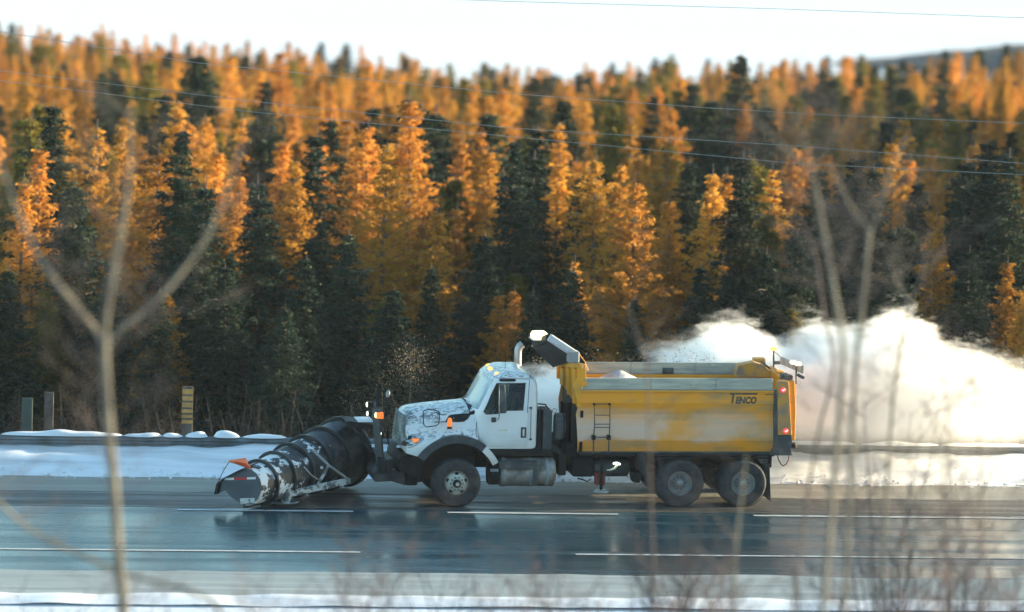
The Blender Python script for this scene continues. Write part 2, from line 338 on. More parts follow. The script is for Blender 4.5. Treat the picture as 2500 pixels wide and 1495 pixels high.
def bvh_of(o):
    bm = bmesh.new(); bm.from_mesh(o.data); t = BVHTree.FromBMesh(bm); bm.free(); return t
def text_polys(body, size, shear=0.0, bold=0.0, sx=1.0):
    cu = bpy.data.curves.new('txt', 'FONT'); cu.body = body; cu.size = size; cu.shear = shear; cu.offset = bold; cu.resolution_u = 3
    o = bpy.data.objects.new('txt', cu); COL.objects.link(o); dg = bpy.context.evaluated_depsgraph_get(); dg.update()
    me = bpy.data.meshes.new_from_object(o.evaluated_get(dg)); bpy.data.objects.remove(o)
    vs = [(v.co.x * sx, v.co.y) for v in me.vertices]; fs = [tuple(p.vertices) for p in me.polygons]; return vs, fs
def drop_patch(tree, vs2, fs, y_from=-3.0, off=0.006, direction=(0, 1, 0)):
    """2-D (x,z) sheet dropped onto a surface seen from the side, lying off in front of it"""
    mb = MB(); pts = []
    for x, z in vs2:
        h = tree.ray_cast(Vector((x, y_from, z)), Vector(direction))
        y = h[0].y if h[0] is not None else -1.0
        pts.append((x, y - off, z))
    mb.add(pts, fs); return mb
def grid_fill(poly, step=0.05):
    """triangulated polygon with interior points"""
    bm = bmesh.new(); vs = [bm.verts.new((x, z, 0)) for x, z in poly]; bm.faces.new(vs)
    bmesh.ops.triangulate(bm, faces=bm.faces)
    for _ in range(3): bmesh.ops.subdivide_edges(bm, edges=[e for e in bm.edges if e.calc_length() > step], cuts=1, use_grid_fill=False); bmesh.ops.triangulate(bm, faces=bm.faces)
    bm.verts.ensure_lookup_table(); bm.verts.index_update()
    v = [(a.co.x, a.co.y) for a in bm.verts]; f = [tuple(q.index for q in p.verts) for p in bm.faces]; bm.free(); return v, f

# ================================================================== TERRAIN AND ROAD
V_LANE = vroad(1254); V_EDGE = vroad(1353); V_ASPH = vroad(1402); V_SLUSH = vroad(1464)
V_FAR = vroad(1212); V_FOOT = vroad(1176)
def smooth01(a, b, x):
    t = min(1, max(0, (x - a) / (b - a))); return t * t * (3 - 2 * t)
def fbm(x, y, s, o=0.0): return mnoise.noise(Vector((x * s + o, y * s - o, o * 0.37)))
def ground_h(x, y):
    q = RMI @ Vector((x, y, 0)); u, v = q.x, q.y
    if v > V_SLUSH - 1:
        w = v - (V_FOOT + 3.0)
        h = 0.0
        if w > 0:
            h = -4.2 * smooth01(0, 13, w)
            if w > 8: h -= (w - 8) * 0.078 + 1.1 * smooth01(90, 230, w)
            lat = (-x * 0.06 if x < 0 else x * 0.05); lat = max(-2, min(5, lat))
            h += lat * smooth01(50, 220, y) * (1 - smooth01(320, 420, y))
            h += 0.5 * fbm(x, y, 0.05, 3.1) * smooth01(4, 20, w)
            if y > 300: h -= (y - 300) * 0.02
        return max(h, -36.0) - 0.02
    w = (V_SLUSH - 1) - v
    h = 0.35 * smooth01(0, 1.2, w) - 1.1 * smooth01(1.2, 6, w) + max(0, w - 6) * 0.188
    h += 0.25 * fbm(x, y, 0.15, 9.0) * smooth01(5, 15, w)
    if w > 105: h += 0
    return h - 0.02
def ground_patch(name, xs, ys, m, fn, mask=None):
    n, k = len(xs), len(ys); mb = MB(); vs = [(x, y, fn(x, y)) for y in ys for x in xs]; fs = []
    for j in range(k - 1):
        for i in range(n - 1):
            if mask and not mask((xs[i] + xs[i + 1]) / 2, (ys[j] + ys[j + 1]) / 2): continue
            fs.append((j * n + i, j * n + i + 1, (j + 1) * n + i + 1, (j + 1) * n + i))
    mb.add(vs, fs); o = mb.build(name, m, fix=False, smooth=60); return o
FLOOR = mat('forest_floor', (0.035, 0.032, 0.026), 0.95, c2=(0.10, 0.09, 0.075), nscale=0.6, nmix=(0.5, 0.8), bump=0.5, bscale=3, coords='Object')
def spread(a, b, n, p=1.0): return [a + (b - a) * ((i / n) ** p) for i in range(n + 1)]
def rgrid(name, us, vs_, m):
    mb = MB(); n = len(us); pts = []
    for v in vs_:
        for u in us:
            p = RM @ Vector((u, v, 0)); pts.append((p.x, p.y, ground_h(p.x, p.y)))
    fs = [(j * n + i, j * n + i + 1, (j + 1) * n + i + 1, (j + 1) * n + i) for j in range(len(vs_) - 1) for i in range(n - 1)]
    mb.add(pts, fs); return mb.build(name, m, fix=False, smooth=60)
us = [-600, -300, -150] + spread(-100, 100, 80) + [150, 300, 600]
o = rgrid('forest_ground', us, spread(V_FOOT + 2.2, V_FOOT + 60, 44) + spread(V_FOOT + 62, 360, 40), FLOOR); tag(o, kind='structure')
HILL = mat('snowy_hillside', (0.78, 0.81, 0.85), 0.9, c2=(0.60, 0.63, 0.66), nscale=0.8, nmix=(0.45, 0.8), bump=0.4, bscale=4)
o = rgrid('snowy_hillside', us, spread(-190, V_SLUSH - 9.1, 36) + spread(V_SLUSH - 9, V_SLUSH + 0.2, 24), HILL); tag(o, kind='structure')
LAKE = mat('lake_snow', (0.70, 0.74, 0.79), 0.9, c2=(0.56, 0.63, 0.71), nscale=0.006, stretch=(0.3, 1, 1), nmix=(0.4, 0.7))
mb = MB(); mb.add([(-4000, 330, -33), (4000, 330, -33), (4000, 9000, -33), (-4000, 9000, -33)], [(0, 1, 2, 3)]); o = mb.build('frozen_lake', LAKE, fix=False); tag(o, kind='structure')

# road sheets in road coordinates
def rstrip(name, v0, v1, z, m, u0=-600, u1=600, edge=0.0, step=None, seed=0):
    if step is None: uu = [-600, -200, -80] + spread(-40, 40, 160 if edge else 8) + [80, 200, 600]
    else: uu = spread(u0, u1, max(1, int((u1 - u0) / step)))
    uu = [u for u in uu if u0 <= u <= u1]
    mb = MB(); pts = []
    for u in uu:
        a = v0 + edge * (mnoise.noise(Vector((u * 0.35, seed, 0))) + 0.5 * mnoise.noise(Vector((u * 1.3, seed, 4)))); b = v1 + edge * (mnoise.noise(Vector((u * 0.35, seed + 9, 0))) + 0.5 * mnoise.noise(Vector((u * 1.3, seed + 9, 4))))
        for v in (a, b): pts.append(tuple(RM @ Vector((u, v, z))))
    mb.add(pts, [(2 * i, 2 * i + 2, 2 * i + 3, 2 * i + 1) for i in range(len(uu) - 1)])
    return mb.build(name, m, fix=False)
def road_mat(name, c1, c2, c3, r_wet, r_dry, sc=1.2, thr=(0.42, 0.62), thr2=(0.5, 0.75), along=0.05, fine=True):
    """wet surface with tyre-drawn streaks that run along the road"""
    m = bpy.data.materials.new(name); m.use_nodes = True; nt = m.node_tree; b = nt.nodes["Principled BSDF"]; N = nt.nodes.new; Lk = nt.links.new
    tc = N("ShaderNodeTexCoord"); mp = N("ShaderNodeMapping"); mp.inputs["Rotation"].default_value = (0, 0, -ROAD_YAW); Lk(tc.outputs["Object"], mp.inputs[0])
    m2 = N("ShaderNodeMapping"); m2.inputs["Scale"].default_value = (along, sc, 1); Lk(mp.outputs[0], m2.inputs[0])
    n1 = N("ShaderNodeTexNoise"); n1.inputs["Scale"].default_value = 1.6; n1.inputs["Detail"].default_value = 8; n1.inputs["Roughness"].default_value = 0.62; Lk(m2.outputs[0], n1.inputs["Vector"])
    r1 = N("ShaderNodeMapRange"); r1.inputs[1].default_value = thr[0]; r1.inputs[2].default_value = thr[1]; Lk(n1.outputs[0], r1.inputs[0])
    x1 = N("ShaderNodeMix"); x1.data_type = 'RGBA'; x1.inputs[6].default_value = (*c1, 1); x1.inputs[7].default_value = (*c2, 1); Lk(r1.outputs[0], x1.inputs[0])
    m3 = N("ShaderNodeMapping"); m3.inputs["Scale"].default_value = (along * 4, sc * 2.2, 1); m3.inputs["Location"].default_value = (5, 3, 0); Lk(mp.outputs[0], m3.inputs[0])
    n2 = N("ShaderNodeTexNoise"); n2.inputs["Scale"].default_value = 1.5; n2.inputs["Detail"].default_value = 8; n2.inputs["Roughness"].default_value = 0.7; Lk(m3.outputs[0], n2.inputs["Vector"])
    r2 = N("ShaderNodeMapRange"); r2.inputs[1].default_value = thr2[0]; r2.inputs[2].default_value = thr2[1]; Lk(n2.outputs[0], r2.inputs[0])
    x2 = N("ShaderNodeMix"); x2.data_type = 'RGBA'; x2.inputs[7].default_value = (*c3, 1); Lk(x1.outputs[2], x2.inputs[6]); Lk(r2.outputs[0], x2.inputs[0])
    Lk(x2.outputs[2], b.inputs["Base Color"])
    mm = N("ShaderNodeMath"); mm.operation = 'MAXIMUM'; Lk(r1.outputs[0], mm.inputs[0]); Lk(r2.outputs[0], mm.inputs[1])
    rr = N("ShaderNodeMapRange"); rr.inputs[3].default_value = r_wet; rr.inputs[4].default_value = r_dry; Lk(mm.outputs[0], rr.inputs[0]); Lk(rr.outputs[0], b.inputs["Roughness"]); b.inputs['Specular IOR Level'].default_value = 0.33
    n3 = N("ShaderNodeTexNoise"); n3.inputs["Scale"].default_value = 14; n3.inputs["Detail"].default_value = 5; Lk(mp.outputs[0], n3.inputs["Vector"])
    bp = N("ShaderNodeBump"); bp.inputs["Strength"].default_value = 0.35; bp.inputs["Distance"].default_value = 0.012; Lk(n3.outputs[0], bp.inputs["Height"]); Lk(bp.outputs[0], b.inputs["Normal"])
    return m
ASPH = road_mat('wet_asphalt', (0.012, 0.040, 0.060), (0.022, 0.056, 0.078), (0.055, 0.09, 0.11), 0.13, 0.36, sc=0.8, thr2=(0.60, 0.85))  # blue of the reflected sky is put into the base colours
SLUSHF = road_mat('dirty_slush_lane', (0.032, 0.034, 0.035), (0.10, 0.095, 0.08), (0.22, 0.205, 0.17), 0.28, 0.75, sc=1.3, thr=(0.40, 0.6), thr2=(0.55, 0.72))
SLUSHD = road_mat('dirty_slush_edge', (0.22, 0.21, 0.175), (0.34, 0.33, 0.29), (0.14, 0.13, 0.10), 0.5, 0.9, sc=1.8, thr=(0.38, 0.62), thr2=(0.58, 0.75))
SLUSHN = road_mat('grey_slush_shoulder', (0.24, 0.27, 0.27), (0.36, 0.39, 0.39), (0.15, 0.17, 0.17), 0.45, 0.85, sc=2.6, thr=(0.38, 0.6), thr2=(0.52, 0.72))
LINE = road_mat('worn_white_paint', (0.62, 0.64, 0.64), (0.45, 0.47, 0.47), (0.16, 0.17, 0.18), 0.5, 0.7, sc=3, along=0.6, thr2=(0.55, 0.7))
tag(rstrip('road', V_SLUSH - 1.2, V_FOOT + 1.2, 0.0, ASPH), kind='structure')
tag(rstrip('slushy_lane', V_LANE + 0.35, V_FAR + 0.3, 0.004, SLUSHF, edge=0.12, seed=2), kind='structure')
tag(rstrip('slushy_road_edge', V_FAR + 0.1, V_FOOT + 1.2, 0.008, SLUSHD, edge=0.22, seed=5), kind='structure')
tag(rstrip('slushy_shoulder', V_SLUSH - 1.2, V_ASPH, 0.006, SLUSHN, edge=0.22, seed=8), kind='structure')
_n = 0
for px0, px1 in ((432, 860), (1090, 1505), (1835, 2560)):
    u0, u1 = uroad(px0, 1249 + (px0 - 1250) * .009), uroad(px1, 1249 + (px1 - 1250) * .009)
    o = rstrip('lane_marking', V_LANE - 0.07, V_LANE + 0.07, 0.0125, LINE, u0=u0, u1=u1, step=1.0); tag(o, kind='structure')
for a_, b_ in ((-60, uroad(880, 1350)), (uroad(1405, 1354), 60)):
    o = rstrip('edge_marking', V_EDGE - 0.06, V_EDGE + 0.06, 0.0125, LINE, u0=a_, u1=b_, step=1.5); tag(o, kind='structure')

# snow banks along the road (real mounds)
def bank(name, v0, v1, hfun, m, u0=-45, u1=45, nu=360, nv=26):
    mb = MB(); pts = []; us_ = spread(u0, u1, nu)
    for j in range(nv + 1):
        t = j / nv
        for u in us_:
            e0 = v0 + 0.18 * mnoise.noise(Vector((u * 0.5, 3, 1))) + 0.07 * mnoise.noise(Vector((u * 2.1, 3, 5)))
            v = e0 + (v1 - e0) * t; p = RM @ Vector((u, v, 0)); g = ground_h(p.x, p.y)
            pts.append((p.x, p.y, g + hfun(u, t, v)))
    n = nu + 1
    mb.add(pts, [(j * n + i, j * n + i + 1, (j + 1) * n + i + 1, (j + 1) * n + i) for j in range(nv) for i in range(nu)])
    return mb.build(name, m, fix=False, smooth=70)
def hb(u, t, v):
    base = 0.03 + 0.44 * smooth01(0, 0.7, t) * (1 - 1.15 * smooth01(0.85, 1.0, t))
    n_ = mnoise.noise(Vector((u * 0.16, v * 0.7, 2))) * 0.11 + mnoise.noise(Vector((u * 0.9, v * 1.4, 7))) * 0.07 + mnoise.noise(Vector((u * 1.8, v * 2.4, 17))) * 0.035 + mnoise.noise(Vector((u * 4, v * 5, 9))) * 0.02
    return base + n_ * smooth01(0, 0.2, t) * (1 - smooth01(0.9, 1, t))
tag(bank('roadside_snowbank', V_FOOT, V_FOOT + 3.1, hb, SNOW), kind='structure')
def hn(u, t, v):
    return 0.035 + 0.16 * math.sin(PI * t) + 0.06 * mnoise.noise(Vector((u * 0.8, v * 1.2, 3))) * smooth01(0, .3, t)
tag(bank('near_snowbank', V_SLUSH, V_SLUSH - 2.6, hn, SNOW, nv=14), kind='structure')
print('V', V_LANE, V_EDGE, V_ASPH, V_SLUSH, V_FAR, V_FOOT, 'TORG', TORG)
# ================================================================== GUARDRAIL with snow caps, posts
STEEL = mat('galvanised_rail', (0.20, 0.23, 0.25), 0.5, metal=0.5, c2=(0.12, 0.13, 0.13), nscale=2)
POSTM = mat('weathered_wood', (0.13, 0.11, 0.10), 0.85, c2=(0.07, 0.06, 0.055), nscale=5)
gr = empty('guardrail', (0, 0, 0)); tag(gr, 'steel guardrail half buried in the snowbank behind the road', 'guardrail')
VG = V_FOOT + 1.95
def rp(u, v, z): return RM @ Vector((u, v, z))
prof = [(0.0, -0.155), (0.03, -0.15), (0.075, -0.10), (0.075, -0.06), (0.02, -0.02), (0.02, 0.02), (0.075, 0.06), (0.075, 0.10), (0.03, 0.15), (0.0, 0.155)]
mb = MB()
zg = 0.48
ring = lambda u: [rp(u, VG - a, zg + b) for a, b in prof] + [rp(u, VG + 0.006, zg + 0.155), rp(u, VG + 0.006, zg - 0.155)]
mb.loft([ring(u) for u in spread(-60, 60, 30)]); mb.build('rail_beam', STEEL, gr, smooth=40)
for u in spread(-30, 30, 16):
    m2 = MB(); p = rp(u, VG + 0.12, 0); m2.box((p.x - .08, p.y - .09, -1.0), (p.x + .08, p.y + .09, 0.66)); m2.build('rail_post', POSTM, gr, bevel=.01)
# snow caps riding on the rail, uneven
capr = random.Random(4)
CAPG = 'snow caps on the guardrail'
caps_px = [(0, 300), (300, 395), (395, 445), (450, 505), (520, 585), (590, 700), (1930, 2120), (2130, 2330), (2335, 2560)]
labs = ['long low snow cap at the left end of the guardrail', 'snow cap on the guardrail beside the pale left trunk', 'thin snow cap on the guardrail left of the striped post',
        'round snow lump on the guardrail at the foot of the striped post', 'flat topped snow lump on the guardrail right of the striped post', 'thin snow cap on the guardrail ending behind the plow',
        'snow cap on the guardrail just behind the truck', 'snow cap on the guardrail between the spindly saplings', 'snow cap on the guardrail at the right edge']
for (a, b), lb in zip(caps_px, labs):
    yy = 1070
    ua, ub = (RMI @ at_y(a, yy, 5)).x, (RMI @ at_y(b, yy, 5)).x
    hmax = {450: .17, 520: .19, 0: .12, 300: .10}.get(a, .08)
    m2 = MB(); rings = []
    nn = max(8, int((ub - ua) / 0.12))
    for i in range(nn + 1):
        t = i / nn; u = ua + (ub - ua) * t; e = max(0.04, math.sin(PI * t) ** (0.45))
        hh = hmax * e * (0.75 + 0.5 * mnoise.noise(Vector((u * 1.7, 1, 5)))); w = 0.16 * e
        rings.append([rp(u, VG - w, zg + .150), rp(u, VG - w * .9, zg + .155 + hh * .6), rp(u, VG - w * .4, zg + .155 + hh), rp(u, VG + w * .5, zg + .155 + hh * .95), rp(u, VG + w * 1.1, zg + .155 + hh * .5), rp(u, VG + w * 1.2, zg + .150)])
    m2.loft(rings); o = m2.build('snow_cap', SNOW, smooth=80); tag(o, lb, 'snow', CAPG)

# striped marker post and two dim posts behind the guardrail
YST = mat('yellow_stripe', (0.50, 0.30, 0.08), 0.7, c2=(0.35, 0.22, 0.08), nscale=9)
GST = mat('dim_stripe', (0.12, 0.10, 0.09), 0.8)
def marker(px, py0, py1, y, w, label, stripes, m):
    p0 = at_y(px, py1, y); p1 = at_y(px, py0, y)
    t = empty('marker_post', (p0.x, y, p0.z - 1.2)); tag(t, label, 'marker post')
    H = p1.z - p0.z + 1.2; lean = 0.0
    m2 = MB(); m2.box((-w / 2, -.03, 0), (w / 2, .03, H)); m2.build('post', m, t, bevel=.006)
    if stripes:
        zz = H - .02
        for k, hh in enumerate((.16, .14, .15, .12, .11, .12)):
            m3 = MB(); m3.box((-w / 2 - .004, -.036, zz - hh), (w / 2 + .004, -.031, zz - .035)); m3.build('stripe', YST, t); zz -= hh + .012
    return t
marker(456, 944, 1072, 8.2, .25, 'striped yellow marker post standing behind the snowy guardrail', True, POSTM)
DIMP = mat('grey_green_post', (0.07, 0.09, 0.08), .85)
marker(65, 972, 1060, 9.0, .26, 'dim grey green post at the far left behind the guardrail', False, DIMP)
marker(118, 958, 1060, 9.3, .22, 'dim brownish post second from the left behind the guardrail', False, POSTM)

# ================================================================== TRUCK
truck = empty('plow_truck', tuple(TORG), TRUCK_YAW)
tag(truck, 'white cab dump truck with yellow body and black snow plow on the wet road', 'truck')
def PT(px, py, y=-1.2): p = T(px, py, y); return (p.x, p.z)
# ---- cab shell
def cab_ring(z, xf, xr, w, bow, n=64, inset=0.0, rc=.16):
    pts = []
    xf += inset; xr -= inset; w -= inset
    for k in range(n):
        t = 2 * PI * k / n; c, s_ = math.cos(t), math.sin(t)
        e = 0.22
        X = math.copysign(abs(c) ** e, c); Y = math.copysign(abs(s_) ** e, s_)
        x = (xf + xr) / 2 + X * (xr - xf) / 2; y = Y * w
        if X < 0: x -= bow * (1 - (y / w) ** 2) * min(1, -X)
        pts.append(Vector((x, y, z)))
    return pts
LV = [(1.29, .47, 1.82, 1.03, .05), (1.35, .45, 1.84, 1.045, .06), (2.05, .44, 1.84, 1.045, .14), (2.14, .47, 1.84, 1.04, .16), (2.30, .56, 1.84, 1.03, .16), (2.50, .66, 1.84, 1.015, .15), (2.70, .765, 1.825, .995, .14),
      (2.80, .825, 1.79, .98, .13), (2.87, .90, 1.735, .955, .11), (2.92, .98, 1.67, .92, .09), (2.955, 1.08, 1.59, .86, .07), (2.975, 1.20, 1.49, .74, .05), (2.98, 1.30, 1.42, .5, .02)]
mb = MB(); mb.loft([cab_ring(*l) for l in LV]); cab = mb.build('cab', HOODM, None)
mi = MB(); mi.loft([cab_ring(l[0] + (.05 if i == 0 else -.045 if i > 8 else 0), l[1], l[2], l[3], l[4], inset=.05) for i, l in enumerate(LV[:-1])])
win = [PT(1180, 1006, -1.03), PT(1213, 937, -1.0), PT(1284, 936, -1.0), PT(1278, 1003, -1.03), PT(1233, 1004, -1.03), PT(1228, 1011, -1.03), PT(1187, 1013, -1.03)]
mw = MB(); mw.prism_y(win, -1.5, 1.5)
mf = MB()
mf.add([(-.5, -.93, 2.155), (.62, -.93, 2.155), (.62, .93, 2.155), (-.5, .93, 2.155), (-.5, -.90, 2.80), (1.02, -.86, 2.80), (1.02, .86, 2.80), (-.5, .90, 2.80)],
       [(0, 3, 2, 1), (4, 5, 6, 7), (0, 1, 5, 4), (1, 2, 6, 5), (2, 3, 7, 6), (3, 0, 4, 7)])
mr_ = MB(); mr_.box((1.6, -.6, 2.2), (2.1, .6, 2.7))
cut(cab, [mi, mw, mf, mr_]); cab.parent = truck; finish(cab, 0, 35)
CABT = bvh_of(cab)
def wof(z):
    for i in range(len(LV) - 1):
        if LV[i][0] <= z <= LV[i + 1][0]:
            t = (z - LV[i][0]) / (LV[i + 1][0] - LV[i][0]); return LV[i][3] + (LV[i + 1][3] - LV[i][3]) * t
    return 1.0
# glass
ring_sel = []
mb = MB(); rings = []
for l in [(2.13, .455, 1.84, 1.04, .16)] + [q for q in LV if 2.13 < q[0] < 2.85] + [(2.82, .845, 1.81, .97, .125)]:
    rg = cab_ring(*l, inset=.03, n=128); rings.append([p for p in rg if p.x < l[1] + .10 and abs(p.y) < .96])
nmin = min(len(r_) for r_ in rings); rings = [sorted(r_, key=lambda p: p.y) for r_ in rings]
def resample(r_, n):
    out = []
    for i in range(n):
        y = -.945 + 1.89 * i / (n - 1); 
        for a, b in zip(r_, r_[1:]):
            if a.y <= y <= b.y: t = (y - a.y) / max(1e-6, b.y - a.y); out.append(a.lerp(b, t)); break
        else: out.append((r_[0] if y < 0 else r_[-1]).copy())
    return out
mb.loft([resample(r_, 24) for r_ in rings], closed_ring=False, caps=False)
mb.build('windshield', WGLASS, truck, smooth=60)
# door: raised skin panel on the cab with its seam
door_poly = [PT(1166, 1010), PT(1165, 1090), PT(1175, 1103), PT(1189, 1095.5), PT(1288, 1095.5), PT(1290, 1000), PT(1296, 930), PT(1293, 926), PT(1208, 926), PT(1168, 1003)]
def seam(poly, tree, rad, name, m, parent, closed=True, off=.004):
    pts = []
    pl = poly + ([poly[0]] if closed else [])
    for a, b in zip(pl, pl[1:]):
        k = max(2, int(math.hypot(b[0] - a[0], b[1] - a[1]) / .04))
        for i in range(k):
            t = i / k; x, z = a[0] + (b[0] - a[0]) * t, a[1] + (b[1] - a[1]) * t
            h = tree.ray_cast(Vector((x, -3, z)), Vector((0, 1, 0)))
            if h[0] is not None and h[0].y < -.4: pts.append((x, h[0].y - off, z))
    mm = MB(); mm.tube(pts, rad, 5); return mm.build(name, m, parent)
DOORSEAM = [PT(1164, 1004), PT(1163, 1075), PT(1172, 1094), PT(1289, 1095), PT(1291, 1005), PT(1297, 930), PT(1205, 928)]
mb = MB()
vs2, fs = grid_fill([PT(1167, 1016, -1.04), PT(1166, 1072, -1.04), PT(1174, 1092, -1.04), PT(1287, 1093, -1.04), PT(1289, 1009, -1.04), PT(1234, 1008, -1.04), PT(1229, 1014.5, -1.04), PT(1186, 1016.5, -1.04)], .12)
DOORM = mat('white_door_paint', (0.72, 0.74, 0.74), 0.4, coat=0.25, c2=(0.62, 0.63, 0.60), nscale=2, nmix=(.5, .8)); add_grime(DOORM, 1.15, 1.85, (0.38, 0.36, 0.31), 0.7)
door = drop_patch(CABT, vs2, fs, off=.008).build('door', DOORM, truck, smooth=60)
seam(DOORSEAM, CABT, .007, 'door_seam', BLACK, door, closed=False, off=-.002)
mb = MB(); pane = [(x, z) for x, z in win]
cx_ = sum(p[0] for p in pane) / len(pane); cz_ = sum(p[1] for p in pane) / len(pane)
for sgn in (-1, 1):
    mb = MB(); outer = [(x + (x - cx_) * .03, sgn * (wof(z) - .03), z + (z - cz_) * .03) for x, z in pane]; k = len(outer)
    inner = [(x, y - sgn * .006, z) for x, y, z in outer]
    mb.add(outer + inner, [tuple(range(k)), tuple(range(2 * k - 1, k - 1, -1))] + [(i, i + k, (i + 1) % k + k, (i + 1) % k) for i in range(k)])
    o = mb.build('window_pane', GLASS, truck)
rub = seam(pane, BVHTree.FromPolygons([Vector((-5, -1.045, 1)), Vector((5, -1.045, 1)), Vector((5, -.985, 2.85)), Vector((-5, -.985, 2.85))], [(0, 1, 2, 3)]), .010, 'window_seal', RUBBER, truck, off=-.008)
# quarter divider of the side window
p0, p1 = PT(1219, 937, -1.0), PT(1216, 1011, -1.03)
mb = MB(); mb.beam((p0[0], -.985, p0[1]), (p1[0], -1.02, p1[1]), .03, .03); mb.build('window_divider', RUBBER, truck)
# drip vent above the window
vs2, fs = grid_fill([PT(1218, 928, -1), PT(1222, 926, -1), PT(1257, 926, -1), PT(1261, 929, -1), PT(1256, 932, -1), PT(1222, 932, -1)], .05)
drop_patch(CABT, vs2, fs, off=.02).build('rain_visor', BLACK, truck)
# door furniture
a = PT(1278, 1056, -1.04); mb = MB(); mb.box((a[0] - .062, -1.068, a[1] - .12), (a[0] + .062, -1.045, a[1] + .12)); mb.cur = 1
mb.box((a[0] - .028, -1.082, a[1] - .085), (a[0] + .02, -1.062, a[1] + .085)); o = mb.build('door_handle', [DGREY, CHROME], door, bevel=.015)
a = PT(1205, 1025, -1.05); mb = MB(); mb.box((a[0] - .055, -1.10, a[1] - .055), (a[0] + .055, -1.04, a[1] + .055)); mb.build('mirror_bracket', DGREY, truck, bevel=.02)
# mirror: arm and tall head standing off the door
a, b, c = T(1215, 1026, -1.07), T(1219, 1018, -1.30), T(1220, 945, -1.30)
mir = MB().tube([a, b, T(1219, 1008, -1.31), c, T(1226, 940, -1.08)], .014, 8).build('side_mirror', CHROME, truck, smooth=60)
mb = MB(); p = T(1229, 1009, -1.30); q = T(1226, 938, -1.30); mb.beam((p.x, -1.30, p.z), (q.x, -1.30, q.z), .12, .13, up=(1, 0, 0)); mb.build('mirror_head', DGREY, mir, bevel=.025)
# far mirror seen past the hood
p = T(947, 962, 1.15); q = T(938, 985, 1.15)
mb = MB(); mb.lathe([(0.0, -.02), (.075, -.02), (.09, 0), (.075, .02), (0, .02)], (p.x, 1.15, p.z), axis=(1, .2, -.2), n=20); o = mb.build('hood_mirror', GREY, truck, smooth=50)
mb = MB(); mb.tube([p, q, T(950, 1003, .95)], .012, 6); mb.build('mirror_stalk', BLACK, o)
# hand rail and hinges behind the door
a, b = T(1297, 1000, -1.06), T(1295, 1073, -1.06)
mb = MB(); mb.tube([a + Vector((0, .03, 0)), a, b, b + Vector((0, .03, 0))], .011, 6); mb.build('grab_handle', GREY, truck)
for q in ((1296, 996), (1295, 1073)):
    p = T(*q, -1.05); mb = MB(); mb.box((p.x - .03, -1.075, p.z - .02), (p.x + .03, -1.04, p.z + .02)); mb.build('handle_bolt', DGREY, truck, bevel=.005)
# roof marker lights
for y, px, py in ((-.62, 1194, 925), (-.05, 1174, 909), (.15, 1165, 905), (.6, 1161, 900)):
    h = CABT.ray_cast(Vector((.955 - .06 * (1 - abs(y)), y, 4)), Vector((0, 0, -1)))
    z = h[0].z if h[0] is not None else 2.9
    mb = MB(); mb.lathe([(.055, 0), (.05, .025), (.02, .045), (0.0, .047)], (.955 - .06 * (1 - abs(y)), y, z - .012), axis=(-.5, 0, 1), n=12, closed=False); mb.build('roof_marker_light', AMBER, truck, smooth=60)
mb = MB(); mb.tube([(1.18, -.25, 2.96), (1.18, -.25, 3.36)], .006, 5); mb.build('antenna', BLACK, truck)
# interior
mb = MB(); mb.box((.52, -.85, 1.95), (.80, .85, 2.10)); mb.build('dashboard', SEAT, truck, bevel=.03)
for y in (-.5, .5):
    mb = MB(); mb.box((1.22, y - .26, 1.55), (1.62, y + .26, 1.72)); mb.add(*(lambda m_: (m_.v, m_.f))(MB().beam((1.60, y, 1.70), (1.70, y, 2.52), .48, .14, up=(1, 0, 0)))); mb.build('seat', SEAT, truck, bevel=.04)
mb = MB(); c_ = Vector((.98, -.5, 2.12)); ax = Vector((-.75, 0, .66)).normalized(); a1 = Vector((0, 1, 0)); b1 = ax.cross(a1)
mb.tube([c_ + (a1 * math.cos(t) + b1 * math.sin(t)) * .22 for t in [2 * PI * k / 24 for k in range(25)]], .015, 6); mb.tube([c_, c_ - ax * .3], .03, 6); mb.tube([c_ + a1 * .21, c_ - a1 * .21], .014, 5)
mb.build('steering_wheel', BLACK, truck)
mb = MB(); p = T(1190, 1005, -1.0); mb.box((p.x - .05, -.985, p.z - .05), (p.x + .045, -.975, p.z + .05)); mb.build('window_sticker', YSTICK, truck)

# ---- hood with fenders: cross-sections along x
def hood_section(x):
    t = (x + 1.25) / 1.72                      # 0 front .. 1 cowl
    zt = 2.04 + .20 * t ** .8
    if x < -1.08: zt -= .10 * ((-1.08 - x) / .17) ** 2
    fw = 1.16 * (1 - .13 * max(0, (-.75 - x) / .5) ** 1.6)      # fender half width tucks in at the nose
    fz = 1.60 - .05 * max(0, (-.5 - x) / .7)
    hw = .80 + .17 * smooth01(.2, 1.0, t)
    zb = 1.10
    pts = [(0, zt), (.28, zt - .008), (.48, zt - .045), (hw - .18, zt - .12), (hw - .07, zt - .24), (hw - .01, 1.78), (hw + .03, 1.67), (hw + .10, fz + .015), (fw - .08, fz - .02), (fw - .015, fz - .10), (fw, fz - .20), (fw, 1.30), (fw - .02, zb)]
    return pts
def hood_ring(x, shx=0.0):
    sec = hood_section(x); half = []
    for y, z in sec:
        xx = x
        if x < -.7:                            # nose leans back with height and bows round the corners
            k = smooth01(-.7, -1.25, x)
            xx = x + k * ((z - 1.2) * .12 + .13 * (y / 1.0) ** 2 * 1.0)
        half.append(Vector((xx, -y, z)))
    left = half; right = [Vector((p.x, -p.y, p.z)) for p in reversed(half[1:])]
    return left[::-1][:-1] + [half[0]] + [Vector((p.x, -p.y, p.z)) for p in half[1:]]
xs_ = [-1.25, -1.22, -1.15, -1.05, -.9, -.7, -.5, -.3, -.1, .1, .25, .38, .46]
mb = MB(); mb.loft([hood_ring(x) for x in xs_], closed_ring=True, caps=True); hood = mb.build('hood', HOODM, None)
s = hood.modifiers.new('sub', 'SUBSURF'); s.levels = 0; hood.modifiers.clear()
